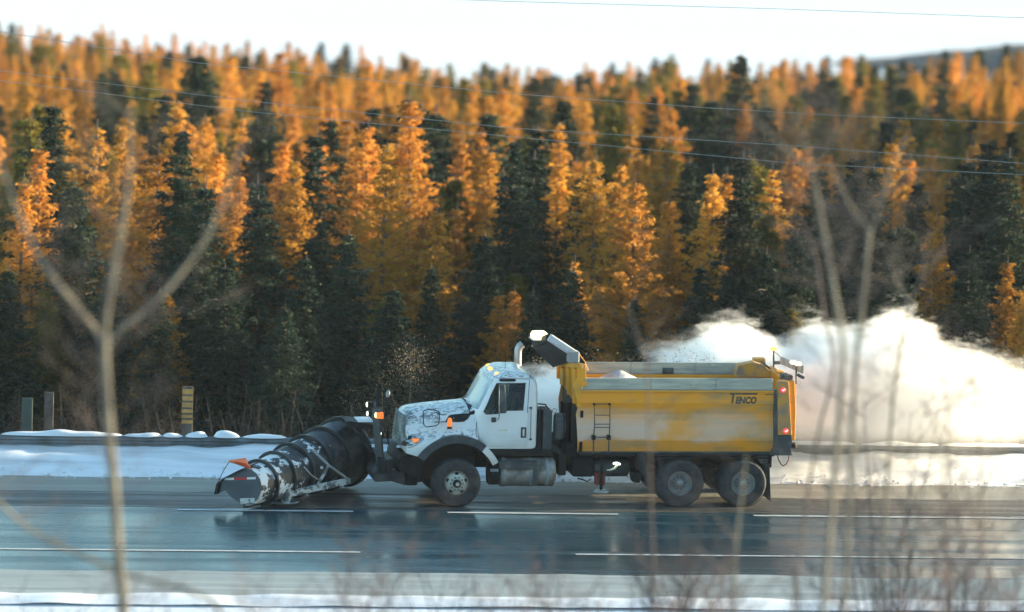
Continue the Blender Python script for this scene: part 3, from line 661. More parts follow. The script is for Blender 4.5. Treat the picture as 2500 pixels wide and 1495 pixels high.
ca = MB(); ca.lathe([(.88, -3), (.88, 3)], (0, 0, .56), axis=(0, 1, 0), n=64)
cb = MB(); cb.box((-1.0, -.62, .9), (.6, .62, 1.9))
cc = MB(); cc.prism_y([(-1.6, .8), (-1.6, 1.33), (-1.30, 1.33), (-1.12, 1.18), (-.9, 1.13), (-.6, 1.13), (-.6, .8)], -2, 2)
cut(hood, [ca, cc]); hood.parent = truck; finish(hood, 0, 32)
HT = bvh_of(hood)
def hpatch(poly_px, name, m, off=.006, y=-.85, step=.06, parent=None, smooth=60):
    vs2, fs = grid_fill([PT(px, py, y) for px, py in poly_px], step)
    return drop_patch(HT, vs2, fs, off=off).build(name, m, parent or truck, smooth=smooth)
hpatch([(1088.5, 1031), (1091, 1025), (1097, 1018), (1105, 1014.5), (1125, 1012), (1151, 1010), (1147, 1017), (1141, 1024), (1133, 1029.5), (1120, 1031)], 'hood_vent', BLACK, y=-.9)
hl = hpatch([(980.5, 1087), (984, 1077), (990, 1068), (1000, 1066), (1014, 1068), (1036, 1067), (1026, 1076), (1014, 1085), (1003, 1090), (990, 1091)], 'headlight', mat('headlight_glass', (0.30, 0.36, 0.38), .12, metal=.5, c2=(0.02, 0.025, 0.03), nscale=9, nmix=(.45, .55)), y=-1.1, off=.008)
hpatch([(1006, 1073), (1016, 1071.5), (1024, 1072), (1020, 1078), (1012, 1082), (1008, 1078)], 'turn_signal', AMBERDIM, y=-1.1, off=.016, parent=hl)
seam([PT(979, 1090, -1.1), PT(990, 1094.5, -1.1), PT(1003, 1094, -1.1), PT(1016, 1087, -1.1), PT(1030, 1076, -1.1), PT(1039, 1066.5, -1.1)], HT, .012, 'headlight_trim', GREY, hl, closed=False, off=.0)
seam([PT(1166, 1004, -1), PT(1165, 1030, -1), PT(1163, 1062, -1.1), PT(1166, 1074, -1.1)], HT, .008, 'hood_seam', BLACK, truck, closed=False, off=-.002)
# numbers on the hood, small badge lettering above the headlight
def side_text(body, px, py, size, m, name, tree, y=-.85, shear=0., bold=0., sx=1., off=.007, parent=None):
    vs, fs = text_polys(body, size, shear, bold, sx); a = T(px, py, y)
    return drop_patch(tree, [(a.x + x, a.z + z) for x, z in vs], fs, off=off).build(name, m, parent or truck)
side_text('302726', 1035.5, 1024.5, .115, FAINT, 'hood_number', HT, y=-.85, bold=.004, sx=1.0)
side_text('WORKSTAR'[:0] + '7600', 1047, 1067.5, .06, FAINT, 'hood_badge', HT, y=-1.05)
for k, (x0, y0, x1, y1) in enumerate(((991, 1003, 1001, 1001), (990, 1010, 1002, 1008))):
    hpatch([(x0, y0), (x1, y1), (x1, y1 + 3), (x0, y0 + 3)], 'hood_decal', FAINT, y=-.8)
# black tube mirror frame standing off the hood side
fr = [(1033, 1004), (1046, 1000), (1064, 1002), (1072, 1006), (1073, 1020), (1071, 1035), (1064, 1040), (1040, 1043), (1034, 1036), (1033, 1018), (1033, 1004)]
mb = MB(); mb.tube([T(px, py, -1.0) for px, py in fr], .012, 6)
for a_, b_ in (((1061, 1007), (1083, 1014)), ((1061, 1031), (1095, 1030))):
    mb.tube([T(*a_, -1.0), T(*b_, -.9)], .011, 6)
mb.build('hood_mirror_frame', BLACK, truck, smooth=60)
# amber beacon on the fender
p = T(1097.5, 1046, -1.02)
mb = MB(); mb.lathe([(.055, -.01), (.055, .035), (.045, .04)], (p.x, -1.02, p.z), axis=(0, 0, 1), n=16); bc = mb.build('fender_beacon', BLACK, truck)
mb = MB(); mb.lathe([(.045, .04), (.05, .10), (.055, .16), (.045, .21), (.02, .235), (0.0, .24)], (p.x, -1.02, p.z), axis=(0, 0, 1), n=16, closed=False); mb.build('beacon_lens', AMBERDIM, bc, smooth=60)
# cowl
mb = MB(); mb.loft([[Vector((.30, y, hz)), Vector((.56, y, 2.16)), Vector((.56, y, 2.0)), Vector((.30, y, 2.0))] for y, hz in ((-.86, 2.08), (-.5, 2.21), (0, 2.25), (.5, 2.21), (.86, 2.08))]); mb.build('cowl', BLACK, truck, smooth=30)
# wheel-arch flare: black band then white rear part
def flare(a0, a1, r0, r1, y0, y1, name, m, n=28, cy=.56):
    mb = MB(); rings = []
    for i in range(n + 1):
        t = R(a0 + (a1 - a0) * i / n); c, s_ = math.cos(t), math.sin(t)
        rings.append([Vector((c * r0, y0, cy + s_ * r0)), Vector((c * r1, y0 + .03, cy + s_ * r1)), Vector((c * r1, y1, cy + s_ * r1)), Vector((c * r0, y1, cy + s_ * r0))])
    mb.loft(rings); return mb.build(name, m, truck, smooth=40)
for y0, y1 in ((-1.24, -1.0), (1.24, 1.0)):
    flare(147, 52, .885, 1.05, y0, y1, 'fender_flare', FLAREM); flare(51.5, 26, .885, 1.03, y0, y1, 'fender_tail', WHITE)
    flare(150, 20, .872, .884, y0 * .99, .3 * y1, 'wheel_well', BLACK)
# grille: panel with slats and bumper
def nose_x(y, z): 
    return -1.25 + (z - 1.2) * .12 + .13 * y * y
gpl = MB(); rings = []
for z in spread(1.30, 1.98, 6):
    rings.append([Vector((nose_x(y, z) - .012, y, z)) for y in spread(-.74, .74, 12)])
gpl.loft(rings, closed_ring=False, caps=False); gp = gpl.build('grille', GRILLEM, truck, smooth=60)
for z in spread(1.36, 1.92, 7):
    mb = MB(); mb.tube([(nose_x(y, z) - .014, y, z) for y in spread(-.66, .66, 10)], .011, 6); mb.build('grille_slat', GRILLEM, gp, smooth=60)
mb = MB(); pts = [(nose_x(y, 1.1) - .04, y) for y in spread(-.9, .9, 12)]
mb.loft([[Vector((x, y, .72)), Vector((x - .05, y, .80)), Vector((x - .05, y, 1.02)), Vector((x, y, 1.10)), Vector((x + .15, y, 1.10)), Vector((x + .15, y, .72))] for x, y in pts]); mb.build('bumper', BLACK, truck, smooth=30)

# ---- wheels
def make_wheel(front=True):
    w = .26
    prof = [(.27, -.005), (.30, -.03), (.42, -.055), (.49, -.045), (.525, -.01), (.54, .03), (.54, w - .03), (.525, w + .01), (.40, w + .03), (.30, w)]
    mb = MB(); mb.lathe(prof + [prof[0]], (0, 0, 0), axis=(0, 1, 0), n=56, closed=False)
    for k in range(56):
        t = 2 * PI * (k + .5) / 56; c, s_ = math.cos(t), math.sin(t)
        for y in (.0, .09, .18):
            q = Vector((c * .543, y + .01, s_ * .543)); mb.beam(q, q + Vector((0, .065, 0)), .035, .014, up=(c, 0, s_))
    wh = mb.build('wheel', TYRE, truck, smooth=35)
    rm = MB()
    if front:
        rm.lathe([(.275, -.008), (.262, -.02), (.25, .0), (.235, .02), (.20, .0), (.16, -.035), (.15, -.04), (.145, -.055), (.10, -.06), (.0, -.06)], (0, 0, 0), axis=(0, 1, 0), n=40, closed=False)
    else:
        rm.lathe([(.275, -.008), (.262, -.025), (.25, .02), (.24, .10), (.20, .115), (.16, .12), (.0, .12)], (0, 0, 0), axis=(0, 1, 0), n=40, closed=False)
    rim = rm.build('rim', RIM if front else RIMR, wh, smooth=40)
    hm = MB(); y0 = -.06 if front else .12
    hm.lathe([(.095, y0), (.09, y0 - .05), (.07, y0 - .085 if front else y0 - .12), (.04, y0 - .10 if front else y0 - .14), (0, y0 - .10 if front else y0 - .14)], (0, 0, 0), axis=(0, 1, 0), n=20, closed=False)
    hm.build('hub', BLACK if front else RIMR, wh, smooth=40)
    if front:
        MB().lathe([(.045, y0 - .09), (.04, y0 - .11), (0, y0 - .112)], (0, 0, 0), axis=(0, 1, 0), n=16, closed=False).build('hub_cap', RIM, wh)
        MB().lathe([(.272, -.012), (.258, -.026), (.245, -.004)], (0, 0, 0), axis=(0, 1, 0), n=40, closed=False).build('rim_edge', RUST2, wh)
    for k in range(10):
        t = 2 * PI * k / 10; l = MB(); l.lathe([(.017, y0 + .012), (.017, y0 - .025), (.0, y0 - .03)], (math.cos(t) * .142, 0, math.sin(t) * .142), axis=(0, 1, 0), n=6, closed=False); l.build('lug_nut', DGREY, wh)
    if front:
        for k in range(5):
            t = 2 * PI * (k + .25) / 5; l = MB(); l.lathe([(.040, .022), (.040, -.008)], (math.cos(t) * .205, 0.0, math.sin(t) * .215), axis=(0, 1, 0), n=14); l.build('hand_hole', BLACK, wh)
    return wh
fw_ = make_wheel(True); fw_.location = (0, -1.18, .54)
w2 = copy_tree(fw_, truck); w2.location = (0, 1.18, .54); w2.rotation_euler = (0, 0, PI)
rw = make_wheel(False); xa, xb = T(1660, 1188).x, T(1814, 1188).x
first = True
for x in (xa, xb):
    for y, rz in ((-1.2, 0), (-.90, 0), (1.2, PI), (.90, PI)):
        w_ = rw if first else copy_tree(rw, truck); first = False
        w_.location = (x, y, .54); w_.rotation_euler = (0, 0, rz)
# ---- chassis
mb = MB()
for y in (-.45, .45): mb.box((-1.15, y - .04, .78), (7.3, y + .04, 1.06))
for x in (-.9, .9, 2.4, 4.3, 6.9): mb.box((x, -.42, .82), (x + .1, .42, 1.02))
mb.build('chassis_frame', BLACK, truck, bevel=.01)
for x in (0, xa, xb):
    mb = MB(); mb.tube([(x, -.95, .54), (x, .95, .54)], .09, 10); mb.lathe([(.05, -.2), (.2, -.1), (.22, 0), (.2, .1), (.05, .2)], (x, 0, .56), axis=(0, 1, 0), n=16); mb.build('axle', BLACK, truck, smooth=50)
mb = MB(); mb.tube([(xa - .8, -.62, .95), (xa, -.62, .70), ((xa + xb) / 2, -.62, .98), (xb, -.62, .70), (xb + .5, -.62, .95)], .06, 6); mb.build('leaf_spring', BLACK, truck)
mb = MB(); mb.box((-.75, -.55, .55), (.5, .55, 1.5)); mb.build('engine_block', BLACK, truck, bevel=.05)
mb = MB(); mb.box((-1.1, -.85, .62), (-.72, -.45, 1.14)); mb.box((-1.05, -.7, .40), (-.8, .7, .62)); mb.build('plow_hitch', BLACK, truck, bevel=.03)
mb = MB(); mb.tube([(1.2, 0, .7), (4.9, 0, .66)], .07, 10); mb.build('drive_shaft', BLACK, truck, smooth=60)
# cab underside skirt and step
mb = MB(); mb.box((.55, -1.0, 1.12), (2.2, 1.0, 1.30)); mb.build('cab_subframe', BLACK, truck, bevel=.02)
# fuel tank with straps and step bracket
ta, tb = T(1221, 1158, -1.15).x, T(1358, 1158, -1.15).x; zc_, tr = .745, .32
ft = MB().lathe([(.0, 0), (.27, 0), (tr, .04), (tr, tb - ta - .04), (.27, tb - ta), (0, tb - ta)], (ta, -.86, zc_), axis=(1, 0, 0), n=36, closed=False).build('fuel_tank', TANK, truck, smooth=40)
for px in (1232, 1298, 1337):
    x = T(px, 1158, -1.15).x; mb = MB(); mb.lathe([(tr + .002, -.035), (tr + .012, -.03), (tr + .012, .03), (tr + .002, .035)], (x, -.86, zc_), axis=(1, 0, 0), n=36); mb.build('tank_strap', GREY, ft, smooth=40)
mb = MB(); x0, x1 = T(1219, 1130, -1.2).x, T(1312, 1130, -1.2).x; mb.box((x0, -1.22, .99), (x1, -1.0, 1.03)); mb.box((x1 - .09, -1.215, .50), (x1, -1.16, .985)); mb.box((x0, -1.21, .86), (x1, -1.19, .985)); mb.build('cab_step', DGREY, truck, bevel=.01)
a = T(1205, 1150, -1.1); mb = MB(); mb.lathe([(0, 0), (.25, 0), (.28, .03), (.28, .21), (.25, .24), (0, .24)], (a.x - .1, -.88, .74), axis=(1, 0, 0), n=28, closed=False); mb.build('air_tank', BLACK, truck, smooth=40)
mb = MB(); mb.box((a.x - .08, -1.18, .80), (a.x + .10, -1.10, .86)); mb.build('air_tank_band', GREY, truck)
# behind-cab equipment
def bxp(px0, py0, px1, py1, y0, y1, name, m, bevel=.015, ref=None):
    a_, b_ = T(px0, py1, ref if ref is not None else y0), T(px1, py0, ref if ref is not None else y0); return MB().box((a_.x, y0, a_.z), (b_.x, y1, b_.z)).build(name, m, truck, bevel=bevel)
bxp(1310, 1000, 1324, 1108, -.95, .4, 'battery_cabinet', BLACK)
bxp(1324, 1003, 1349, 1108, -1.0, -.35, 'hydraulic_tank', DGREY)
mb = MB(); a, b = T(1364, 1010, -.85), T(1364, 1072, -.85); mb.lathe([(0, 0), (.10, 0), (.135, .04), (.135, a.z - b.z - .05), (.11, a.z - b.z), (.0, a.z - b.z)], (b.x, -.85, b.z), axis=(0, 0, 1), n=24, closed=False); mb.build('air_cleaner', DGREY, truck, smooth=40)
mb = MB(); mb.tube([T(px, py, -.8) for px, py in ((1312, 986), (1332, 988), (1338, 999), (1339, 1012))], .018, 6); mb.build('hydraulic_hose', BLACK, truck, smooth=60)
mb = MB(); mb.tube([T(px, py, -.7) for px, py in ((1316, 1002), (1321, 993), (1330, 996), (1334, 1006), (1337, 1020))], .015, 6); mb.build('hydraulic_hose', BLACK, truck, smooth=60)
mb = MB(); c_ = T(1354, 1003, -.9); mb.tube([c_ + Vector((math.cos(t) * .045, 0, math.sin(t) * .045)) for t in [2 * PI * k / 14 for k in range(15)]], .008, 5); mb.build('lifting_ring', GREY, truck)
mb = MB(); mb.tube([T(px, py, -.75) for px, py in ((1378, 1010), (1380, 1040), (1376, 1068))], .02, 6); mb.build('hydraulic_line', GREY, truck, smooth=60)
bxp(1296, 1103, 1420, 1135, -.6, .6, 'body_subframe', BLACK)
bxp(1362, 1108, 1384, 1162, -1.0, -.7, 'tool_box', BLACK, bevel=.04)
bxp(1398, 1118, 1450, 1165, -.9, .3, 'valve_chest', BLACK, bevel=.04)
# exhaust stack on the far rear corner of the cab, tip bent rearwards
STACK = mat('stack_metal', (0.42, 0.43, 0.44), .38, metal=.55, c2=(.3, .29, .28), nscale=4)
SY = 1.18
pts = [T(1264, 960, SY), T(1264, 900, SY), T(1264, 872, SY), T(1265, 855, SY), T(1269, 846, SY), T(1276, 840.5, SY)]
mb = MB(); mb.tube([Vector((pts[0].x, SY, 1.2))] + pts, [.085] * 5 + [.088, .085], 20); mb.build('exhaust_stack', STACK, truck, smooth=60)

# ---- dump body
xf0 = T(1415, 1000, -1.2).x; xr0 = T(1897, 1000, -1.2).x
def zz(py): return T(1600, py, -1.2).z
Z = {k: zz(v) for k, v in dict(rt=924, rb=951, l0=953, l1=958, f1=985, f2=1013, f3=1022, f4=1077, bot=1105).items()}
FX = [(Z['bot'], T(1413, 1105).x), (Z['f2'], T(1408, 1013).x), (Z['f1'], T(1415, 985).x), (Z['rt'], T(1421, 924).x), (9, T(1421, 924).x)]
def frontx(z):
    if z <= FX[0][0]: return FX[0][1]
    for (a, xa_), (b, xb_) in zip(FX, FX[1:]):
        if a <= z <= b: return xa_ + (xb_ - xa_) * (z - a) / (b - a)
    return FX[-1][1]
body = empty('dump_body'); body.parent = truck
panels = [('side_panel', [(Z['l1'], -1.185), (Z['f1'], -1.185)], BODYSIDE), ('side_panel', [(Z['f1'], -1.185), (Z['f2'], -1.12), (Z['f3'], -1.12)], BODYSIDE), ('side_panel', [(Z['f3'], -1.15), (Z['f4'], -1.15)], BODYSIDE), ('side_panel', [(Z['f4'], -1.15), (Z['bot'], -1.06)], BODYSIDE)]
for sg in (1, -1):
    for nm, pr, m_ in panels:
        poly = [(sg * y, z) for z, y in pr] + [(sg * (y + .05), z) for z, y in reversed(pr)]
        MB().prism_x(poly, frontx, xr0).build(nm, m_, body, bevel=.004)
    MB().prism_x([(sg * -1.225, Z['l0']), (sg * -1.225, Z['l1']), (sg * -1.13, Z['l1'] - .01), (sg * -1.13, Z['l0'])], frontx, xr0).build('side_lip', YELLOW, body, bevel=.008)
    # board as three lengths, with gaps and bracket
    xe = T(1888, 930, -1.2).x; xs3 = [frontx(9) + .02, frontx(9) + (xe - frontx(9)) * .36, frontx(9) + (xe - frontx(9)) * .70, xe]
    for a_, b_ in zip(xs3, xs3[1:]):
        MB().box((a_, min(sg * -1.20, sg * -1.14), Z['rb'] + .004), (b_ - .008, max(sg * -1.20, sg * -1.14), Z['rt'])).build('side_board', BOARD, body, bevel=.008)
    MB().prism_x([(sg * -1.20, Z['l0'] + .003), (sg * -1.20, Z['rb'] + .003), (sg * -1.13, Z['rb'] + .003), (sg * -1.13, Z['l0'] + .003)], frontx, xr0).build('board_seat', GREY, body)
for px in (1695,):
    p = T(px, 941, -1.2); MB().box((p.x - .08, -1.235, p.z - .05), (p.x + .08, -1.203, p.z + .05)).build('board_bracket', BOARD, body, bevel=.01)
p = T(1427, 937, -1.2); MB().box((p.x - .05, -1.23, p.z - .06), (p.x + .06, -1.203, p.z + .06)).build('board_bracket', YELLOW, body, bevel=.01)
MB().box((frontx(1.3), -1.06, 1.20), (xr0, 1.06, 1.27)).build('body_floor', DGREY, body)
MB().box((frontx(1.3) + .05, -1.10, 1.14), (xr0, 1.10, 1.195)).build('body_sill', BLACK, body, bevel=.01)
# front wall: sloped top, ribs, lower part coloured black for its shade, hoist
zn, zf = T(1428, 887, -1.2).z, T(1362, 884, 1.2).z
def fwall(y0, y1, z0a, z0b, z1a, z1b, x0, x1, name, m_, bevel=.006):
    MB().add([(x0, y0, z0a), (x1, y0, z0a), (x1, y1, z0b), (x0, y1, z0b), (x0, y0, z1a), (x1, y0, z1a), (x1, y1, z1b), (x0, y1, z1b)],
             [(0, 3, 2, 1), (4, 5, 6, 7), (0, 1, 5, 4), (1, 2, 6, 5), (2, 3, 7, 6), (3, 0, 4, 7)]).build(name, m_, body, bevel=bevel)
xw = frontx(9) - .02
lz = lambda y: zn + (zf - zn) * (y + 1.2) / 2.4
fwall(-1.2, 1.2, 2.25, 2.55, lz(-1.2), lz(1.2), xw - .07, xw, 'front_wall', YELLOW)
fwall(-1.14, 1.14, 1.24, 1.24, 2.26, 2.52, xw + .02, xw + .09, 'front_wall_lower', BLACK)
fwall(-1.2, 1.2, lz(-1.2) - .10, lz(1.2) - .10, lz(-1.2) + .012, lz(1.2) + .012, xw - .13, xw - .073, 'front_wall_cap', YELLOW)
for y, w_ in ((-.95, .14), (-.25, .10), (.55, .30), (1.08, .12)):
    fwall(y - w_ / 2, y + w_ / 2, 2.28 + .12 * (y + 1.2), 2.28 + .12 * (y + 1.2), lz(y) - .12, lz(y) - .12, xw - .13, xw - .073, 'front_rib', YELLOW)
p0 = Vector((xw - .16, -.35, 1.2)); MB().tube([p0, p0 + Vector((0, 0, 1.05))], .13, 16).build('hoist_cylinder', BLACK, truck, smooth=50)
MB().box((xw - .26, -.9, 1.08), (xw + .0, .9, 1.36)).build('hoist_mount', BLACK, truck, bevel=.02)
# near corner gusset of the front wall (side view)
MB().prism_y([PT(1367, 884, -1.2), PT(1429, 887, -1.2), PT(1431, 925, -1.2), PT(1421, 930, -1.2), PT(1416, 985, -1.2), PT(1410, 985, -1.2), PT(1398, 940, -1.2)][1:], -1.215, -1.19).build('corner_gusset', YELLOW, body, bevel=.005)
# cab protector: two arms, front beam, underside plate, lamps
NR, NF = T(1408, 868, -1.1), T(1341, 824, -1.1)
FR, FF = T(1352, 886, .72), T(1303, 840, .72)
PALE = mat('pale_salted_steel', (0.50, 0.52, 0.54), .6, c2=(0.38, 0.30, 0.24), nscale=5, nmix=(.5, .75))
TAN = mat('tan_sunlit_steel', (0.48, 0.36, 0.28), .7, c2=(.28, .24, .22), nscale=5)  # warm sunlight on the steel is put into its tan colour
sh = MB().beam(NR, NF, .16, .17).build('cab_protector', PALE, truck, bevel=.02)
MB().beam(FR, FF, .14, .15).build('protector_arm', TAN, sh, bevel=.02)
MB().beam(NF + Vector((.02, .1, -.02)), FF + Vector((.02, -.1, -.0)), .14, .16).build('protector_beam', BLACK, sh, bevel=.02)
n_ = (NF - NR).cross(FR - NR).normalized() * .02
mb = MB(); q = [NR, NF, FF, FR]; dn = Vector((0, 0, -.09)); q = [v + dn for v in q]; mb.add([v + n_ for v in q] + [v - n_ for v in q], [(0, 1, 2, 3), (7, 6, 5, 4), (0, 4, 5, 1), (1, 5, 6, 2), (2, 6, 7, 3), (3, 7, 4, 0)]); mb.build('protector_plate', BLACK, sh)
p = T(1398, 872, -1.1); MB().box((p.x - .12, -1.26, p.z - .12), (p.x + .13, -.98, p.z + .14)).build('tarp_motor', GREY, sh, bevel=.03)
MB().prism_y([PT(1413, 866, -1.15), PT(1430, 888, -1.15), PT(1412, 885, -1.15)], -1.18, -1.0).build('protector_gusset', BLACK, sh)
MB().tube([T(1412, 862, -1.1), T(1428, 884, -1.1), T(1436, 905, -1.1)], .008, 5).build('cable', YELLOW, sh)
p = T(1317, 827, -.2); mb = MB(); mb.cur = 1; mb.box((p.x - .20, -.40, p.z - .03), (p.x + .20, .10, p.z)); mb.cur = 0
mb.loft([[Vector((p.x + sx_ * a_, p.y + sy_ * b_, p.z + h)) for sx_, sy_ in ((-1, -1), (1, -1), (1, 1), (-1, 1))] for a_, b_, h in ((.17, .22, 0), (.175, .22, .08), (.14, .18, .15), (.06, .1, .17))]); mb.build('protector_beacon', [AMBERHOT, GREY], sh, smooth=70, bevel=.02)
p = T(1357, 884, .9); MB().lathe([(.06, 0), (.05, .05), (0, .07)], (p.x, p.y, p.z), axis=(-1, -.3, .2), n=14, closed=False).build('protector_marker_light', AMBER, sh, smooth=60)
# rear: corner post, lamps, tailgate, latch, chain
cp = [PT(1897, 942), PT(1901, 930), PT(1925, 931), PT(1932, 1062), PT(1898, 1062)]
cpo = MB().prism_y(cp, -1.24, -1.08).build('corner_post', DIRTYY, body, bevel=.01)
MB().prism_y([(x, z) for x, z in cp], 1.08, 1.24).build('corner_post', YELLOW, body, bevel=.01)
MB().prism_y([PT(1892, 1063), PT(1932, 1063), PT(1935, 1085), PT(1931, 1096), PT(1934, 1112), PT(1880, 1112), PT(1888, 1096)], -1.23, -1.05).build('post_foot', DGREY, body, bevel=.01)
MB().prism_y([PT(1889, 952), PT(1896, 952), PT(1897, 1062), PT(1889, 1100)], -1.225, -1.12).build('post_edge', DGREY, body)
for px, py in ((1911, 953), (1917.5, 1053)):
    p = T(px, py, -1.25); l = MB().lathe([(.0, 0), (.062, 0), (.058, -.02), (.03, -.032), (0, -.034)], (p.x, -1.243, p.z), axis=(0, 1, 0), n=18, closed=False).build('tail_light', REDL, body, smooth=60)
    MB().lathe([(.0, 0), (.026, 0), (.02, -.01), (0, -.012)], (p.x, -1.274, p.z), axis=(0, 1, 0), n=10, closed=False).build('lamp_core', REDLC, l)
tg = MB().prism_y([PT(1924, 935), PT(1941, 932), PT(1944, 1000), PT(1942, 1076), PT(1934, 1078), PT(1927, 1000)], -1.17, 1.17).build('tailgate', ORANGE, body, bevel=.012)
MB().prism_y([PT(1936, 938), PT(1947, 940), PT(1947, 1020), PT(1944, 1076), PT(1941, 1076)], -1.05, -.85).build('tailgate_rib', ORANGE, tg, bevel=.008)
for yk in (-.3, .3, .95): MB().prism_y([PT(1936, 938), PT(1947, 940), PT(1947, 1020), PT(1944, 1076), PT(1941, 1076)], yk - .1, yk + .1).build('tailgate_rib', ORANGE, tg, bevel=.008)
p = T(1938, 1088, -1.15); MB().lathe([(.0, -.14), (.06, -.12), (.075, 0), (.06, .1), (0, .12)], (p.x, -1.12, p.z), axis=(.3, 1, 0), n=16, closed=False).build('tailgate_latch', BLACK, body, smooth=50)
MB().tube([T(px, py, -1.15) for px, py in ((1898, 1112), (1901, 1123), (1907, 1134), (1912, 1138), (1919, 1134), (1925, 1124), (1926, 1112))], .013, 6).build('safety_chain', RUST, body, smooth=60)
# rear light bar across the body
p1, p0 = T(1944, 896, -1.1), T(1944, 938, -1.1)
MB().tube([p0, p1], .022, 6).build('light_bar_post', DGREY, body)
q1, q0 = T(1889, 856, 1.1), T(1889, 905, 1.1)
MB().tube([q0, q1], .022, 6).build('light_bar_post', DGREY, body)
lb = MB().beam(T(1960, 903, -1.3), T(1907, 880, .55), .06, .17).build('light_bar', TAN, body, bevel=.015)
MB().beam(T(1907, 886, .55), T(1891, 886, 1.1), .05, .08).build('light_bar_arm', DGREY, lb)
MB().tube([T(1889, 858, 1.1), T(1900, 866, .8), T(1908, 875, .5)], .008, 5).build('light_cable', DGREY, lb)
for px, py, y in ((1937, 888, -.8), (1948, 891, -1.1)): p = T(px, py, y); MB().box((p.x - .07, p.y - .08, p.z - .01), (p.x + .07, p.y + .08, p.z + .06)).build('warning_lamp', AMBERHOT, lb, bevel=.02)
p = T(1887, 853, 1.1); MB().box((p.x - .06, p.y - .06, p.z - .03), (p.x + .07, p.y + .06, p.z + .05)).build('warning_lamp', AMBER, lb, bevel=.02)
p = T(1957, 918, -1.3); MB().beam(p + Vector((-.1, 0, .03)), p + Vector((.06, 0, -.05)), .1, .07).build('work_lamp', DGREY, lb, bevel=.02)
# tarp gear at the rear top far side: rollers and yellow hood piece
p = T(1845, 897, .9); MB().prism_y([(p.x - .25, p.z), (p.x - .18, p.z + .08), (p.x + .22, p.z + .08), (p.x + .32, p.z)], .7, 1.15).build('tarp_bracket', BLACK, body, bevel=.01)
p = T(1850, 885, 1.1); MB().box((p.x - .12, .95, p.z - .03), (p.x + .16, 1.2, p.z + .11)).build('tarp_housing', DIRTYY, body, bevel=.03)
MB().tube([T(1812, 915, 1.0), T(1818, 903, 1.0), T(1830, 897, 1.0)], .05, 8).build('tarp_roller', GREY, body, smooth=50)
p = T(1630, 905, 1.15); MB().lathe([(.0, -.12), (.07, -.12), (.07, .12), (0, .12)], (p.x, 1.12, p.z), axis=(1, 0, 0), n=12, closed=False).build('tarp_clamp', DGREY, body)
MB().prism_y([PT(1815, 924, -.2), PT(1822, 905, -.2), PT(1860, 898, -.2), PT(1885, 905, -.2), PT(1900, 920, -.2), PT(1905, 935, -.2), PT(1815, 935, -.2)], .6, .9).build('rear_hopper_wall', DIRTYY, body, bevel=.01)
for px, py, y in ((1903, 912, .2), (1915, 918, -.5), (1925, 922, -.8)):
    p = T(px, py, y); MB().box((p.x - .08, y - .12, p.z - .08), (p.x + .08, y + .12, p.z + .06)).build('tailgate_hinge', DGREY if px != 1903 else YELLOW, body, bevel=.015)
# lettering
BT = BVHTree.FromPolygons([Vector((0, -1.186, 0)), Vector((12, -1.186, 0)), Vector((12, -1.186, 5)), Vector((0, -1.186, 5))], [(0, 1, 2, 3)])
def decal(poly, name, m_, par, off=.003): MB().add([(p.x, -1.185 - off, p.z) for p in [T(a, b, -1.185) for a, b in poly]], [tuple(range(len(poly)))]).build(name, m_, par)
decal([(1781, 960), (1850, 960), (1848, 964), (1791.5, 964.5), (1788, 985), (1786, 985), (1790, 964.5), (1784, 964)][:3] + [(1793, 964), (1790, 985), (1785, 985), (1788, 964.5), (1783.5, 964.5)], 'lettering', LETTER, body)
vs, fs = text_polys('ENCO', .205, .12, .011, 1.0); a = T(1795.5, 985, -1.185)
wtx = max(v[0] for v in vs) - min(v[0] for v in vs); want = T(1847, 985, -1.185).x - a.x
MB().add([(a.x + x * want / wtx, -1.188, a.z + z) for x, z in vs], fs).build('lettering', LETTER, body)
MB().tube([T(px, py, -1.187) for px, py in ((1856, 964), (1864, 972), (1862, 980), (1856, 985))], .006, 4).build('logo_swirl', GREY, body)
MB().tube([T(px, py, -1.187) for px, py in ((1868, 964), (1880, 963), (1896, 962))], .012, 4).build('logo_swirl', LETTER, body)
# faint logo on the door
side_text('~~~', 1216, 1054, .12, FAINT, 'door_logo', CABT, y=-1.05, off=.013)
vs2, fs = grid_fill([PT(1226, 1052, -1.05), PT(1233, 1047.5, -1.05), PT(1238, 1048, -1.05), PT(1236, 1052, -1.05)], .05); drop_patch(CABT, vs2, fs, off=.014).build('door_logo', FAINTY, truck)
# ladder
lad = empty('ladder'); lad.parent = truck
def Lp(px, py): return T(px, py, -1.27)
MB().tube([Lp(1451, 986), Lp(1451.5, 1040), Lp(1449, 1075), Lp(1449, 1108)], [.009, .011, .017, .017], 6).build('ladder_rail', DGREY, lad, smooth=60)
MB().tube([Lp(1489, 986), Lp(1489, 1036), Lp(1487, 1075), Lp(1486, 1108)], [.009, .011, .017, .017], 6).build('ladder_rail', DGREY, lad, smooth=60)
for py in (987, 1014, 1036, 1044, 1068): MB().tube([Lp(1450.5, py), Lp(1488, py)], .010, 6).build('rung', DGREY, lad)
for px in (1450, 1487): p = Lp(px, 1069); MB().box((p.x - .035, -1.29, p.z - .05), (p.x + .035, -1.13, p.z + .05)).build('ladder_bracket', BLACK, lad)
for px in (1451, 1489): p = Lp(px, 988); MB().box((p.x - .02, -1.28, p.z - .02), (p.x + .02, -1.17, p.z + .02)).build('ladder_bracket', BLACK, lad)
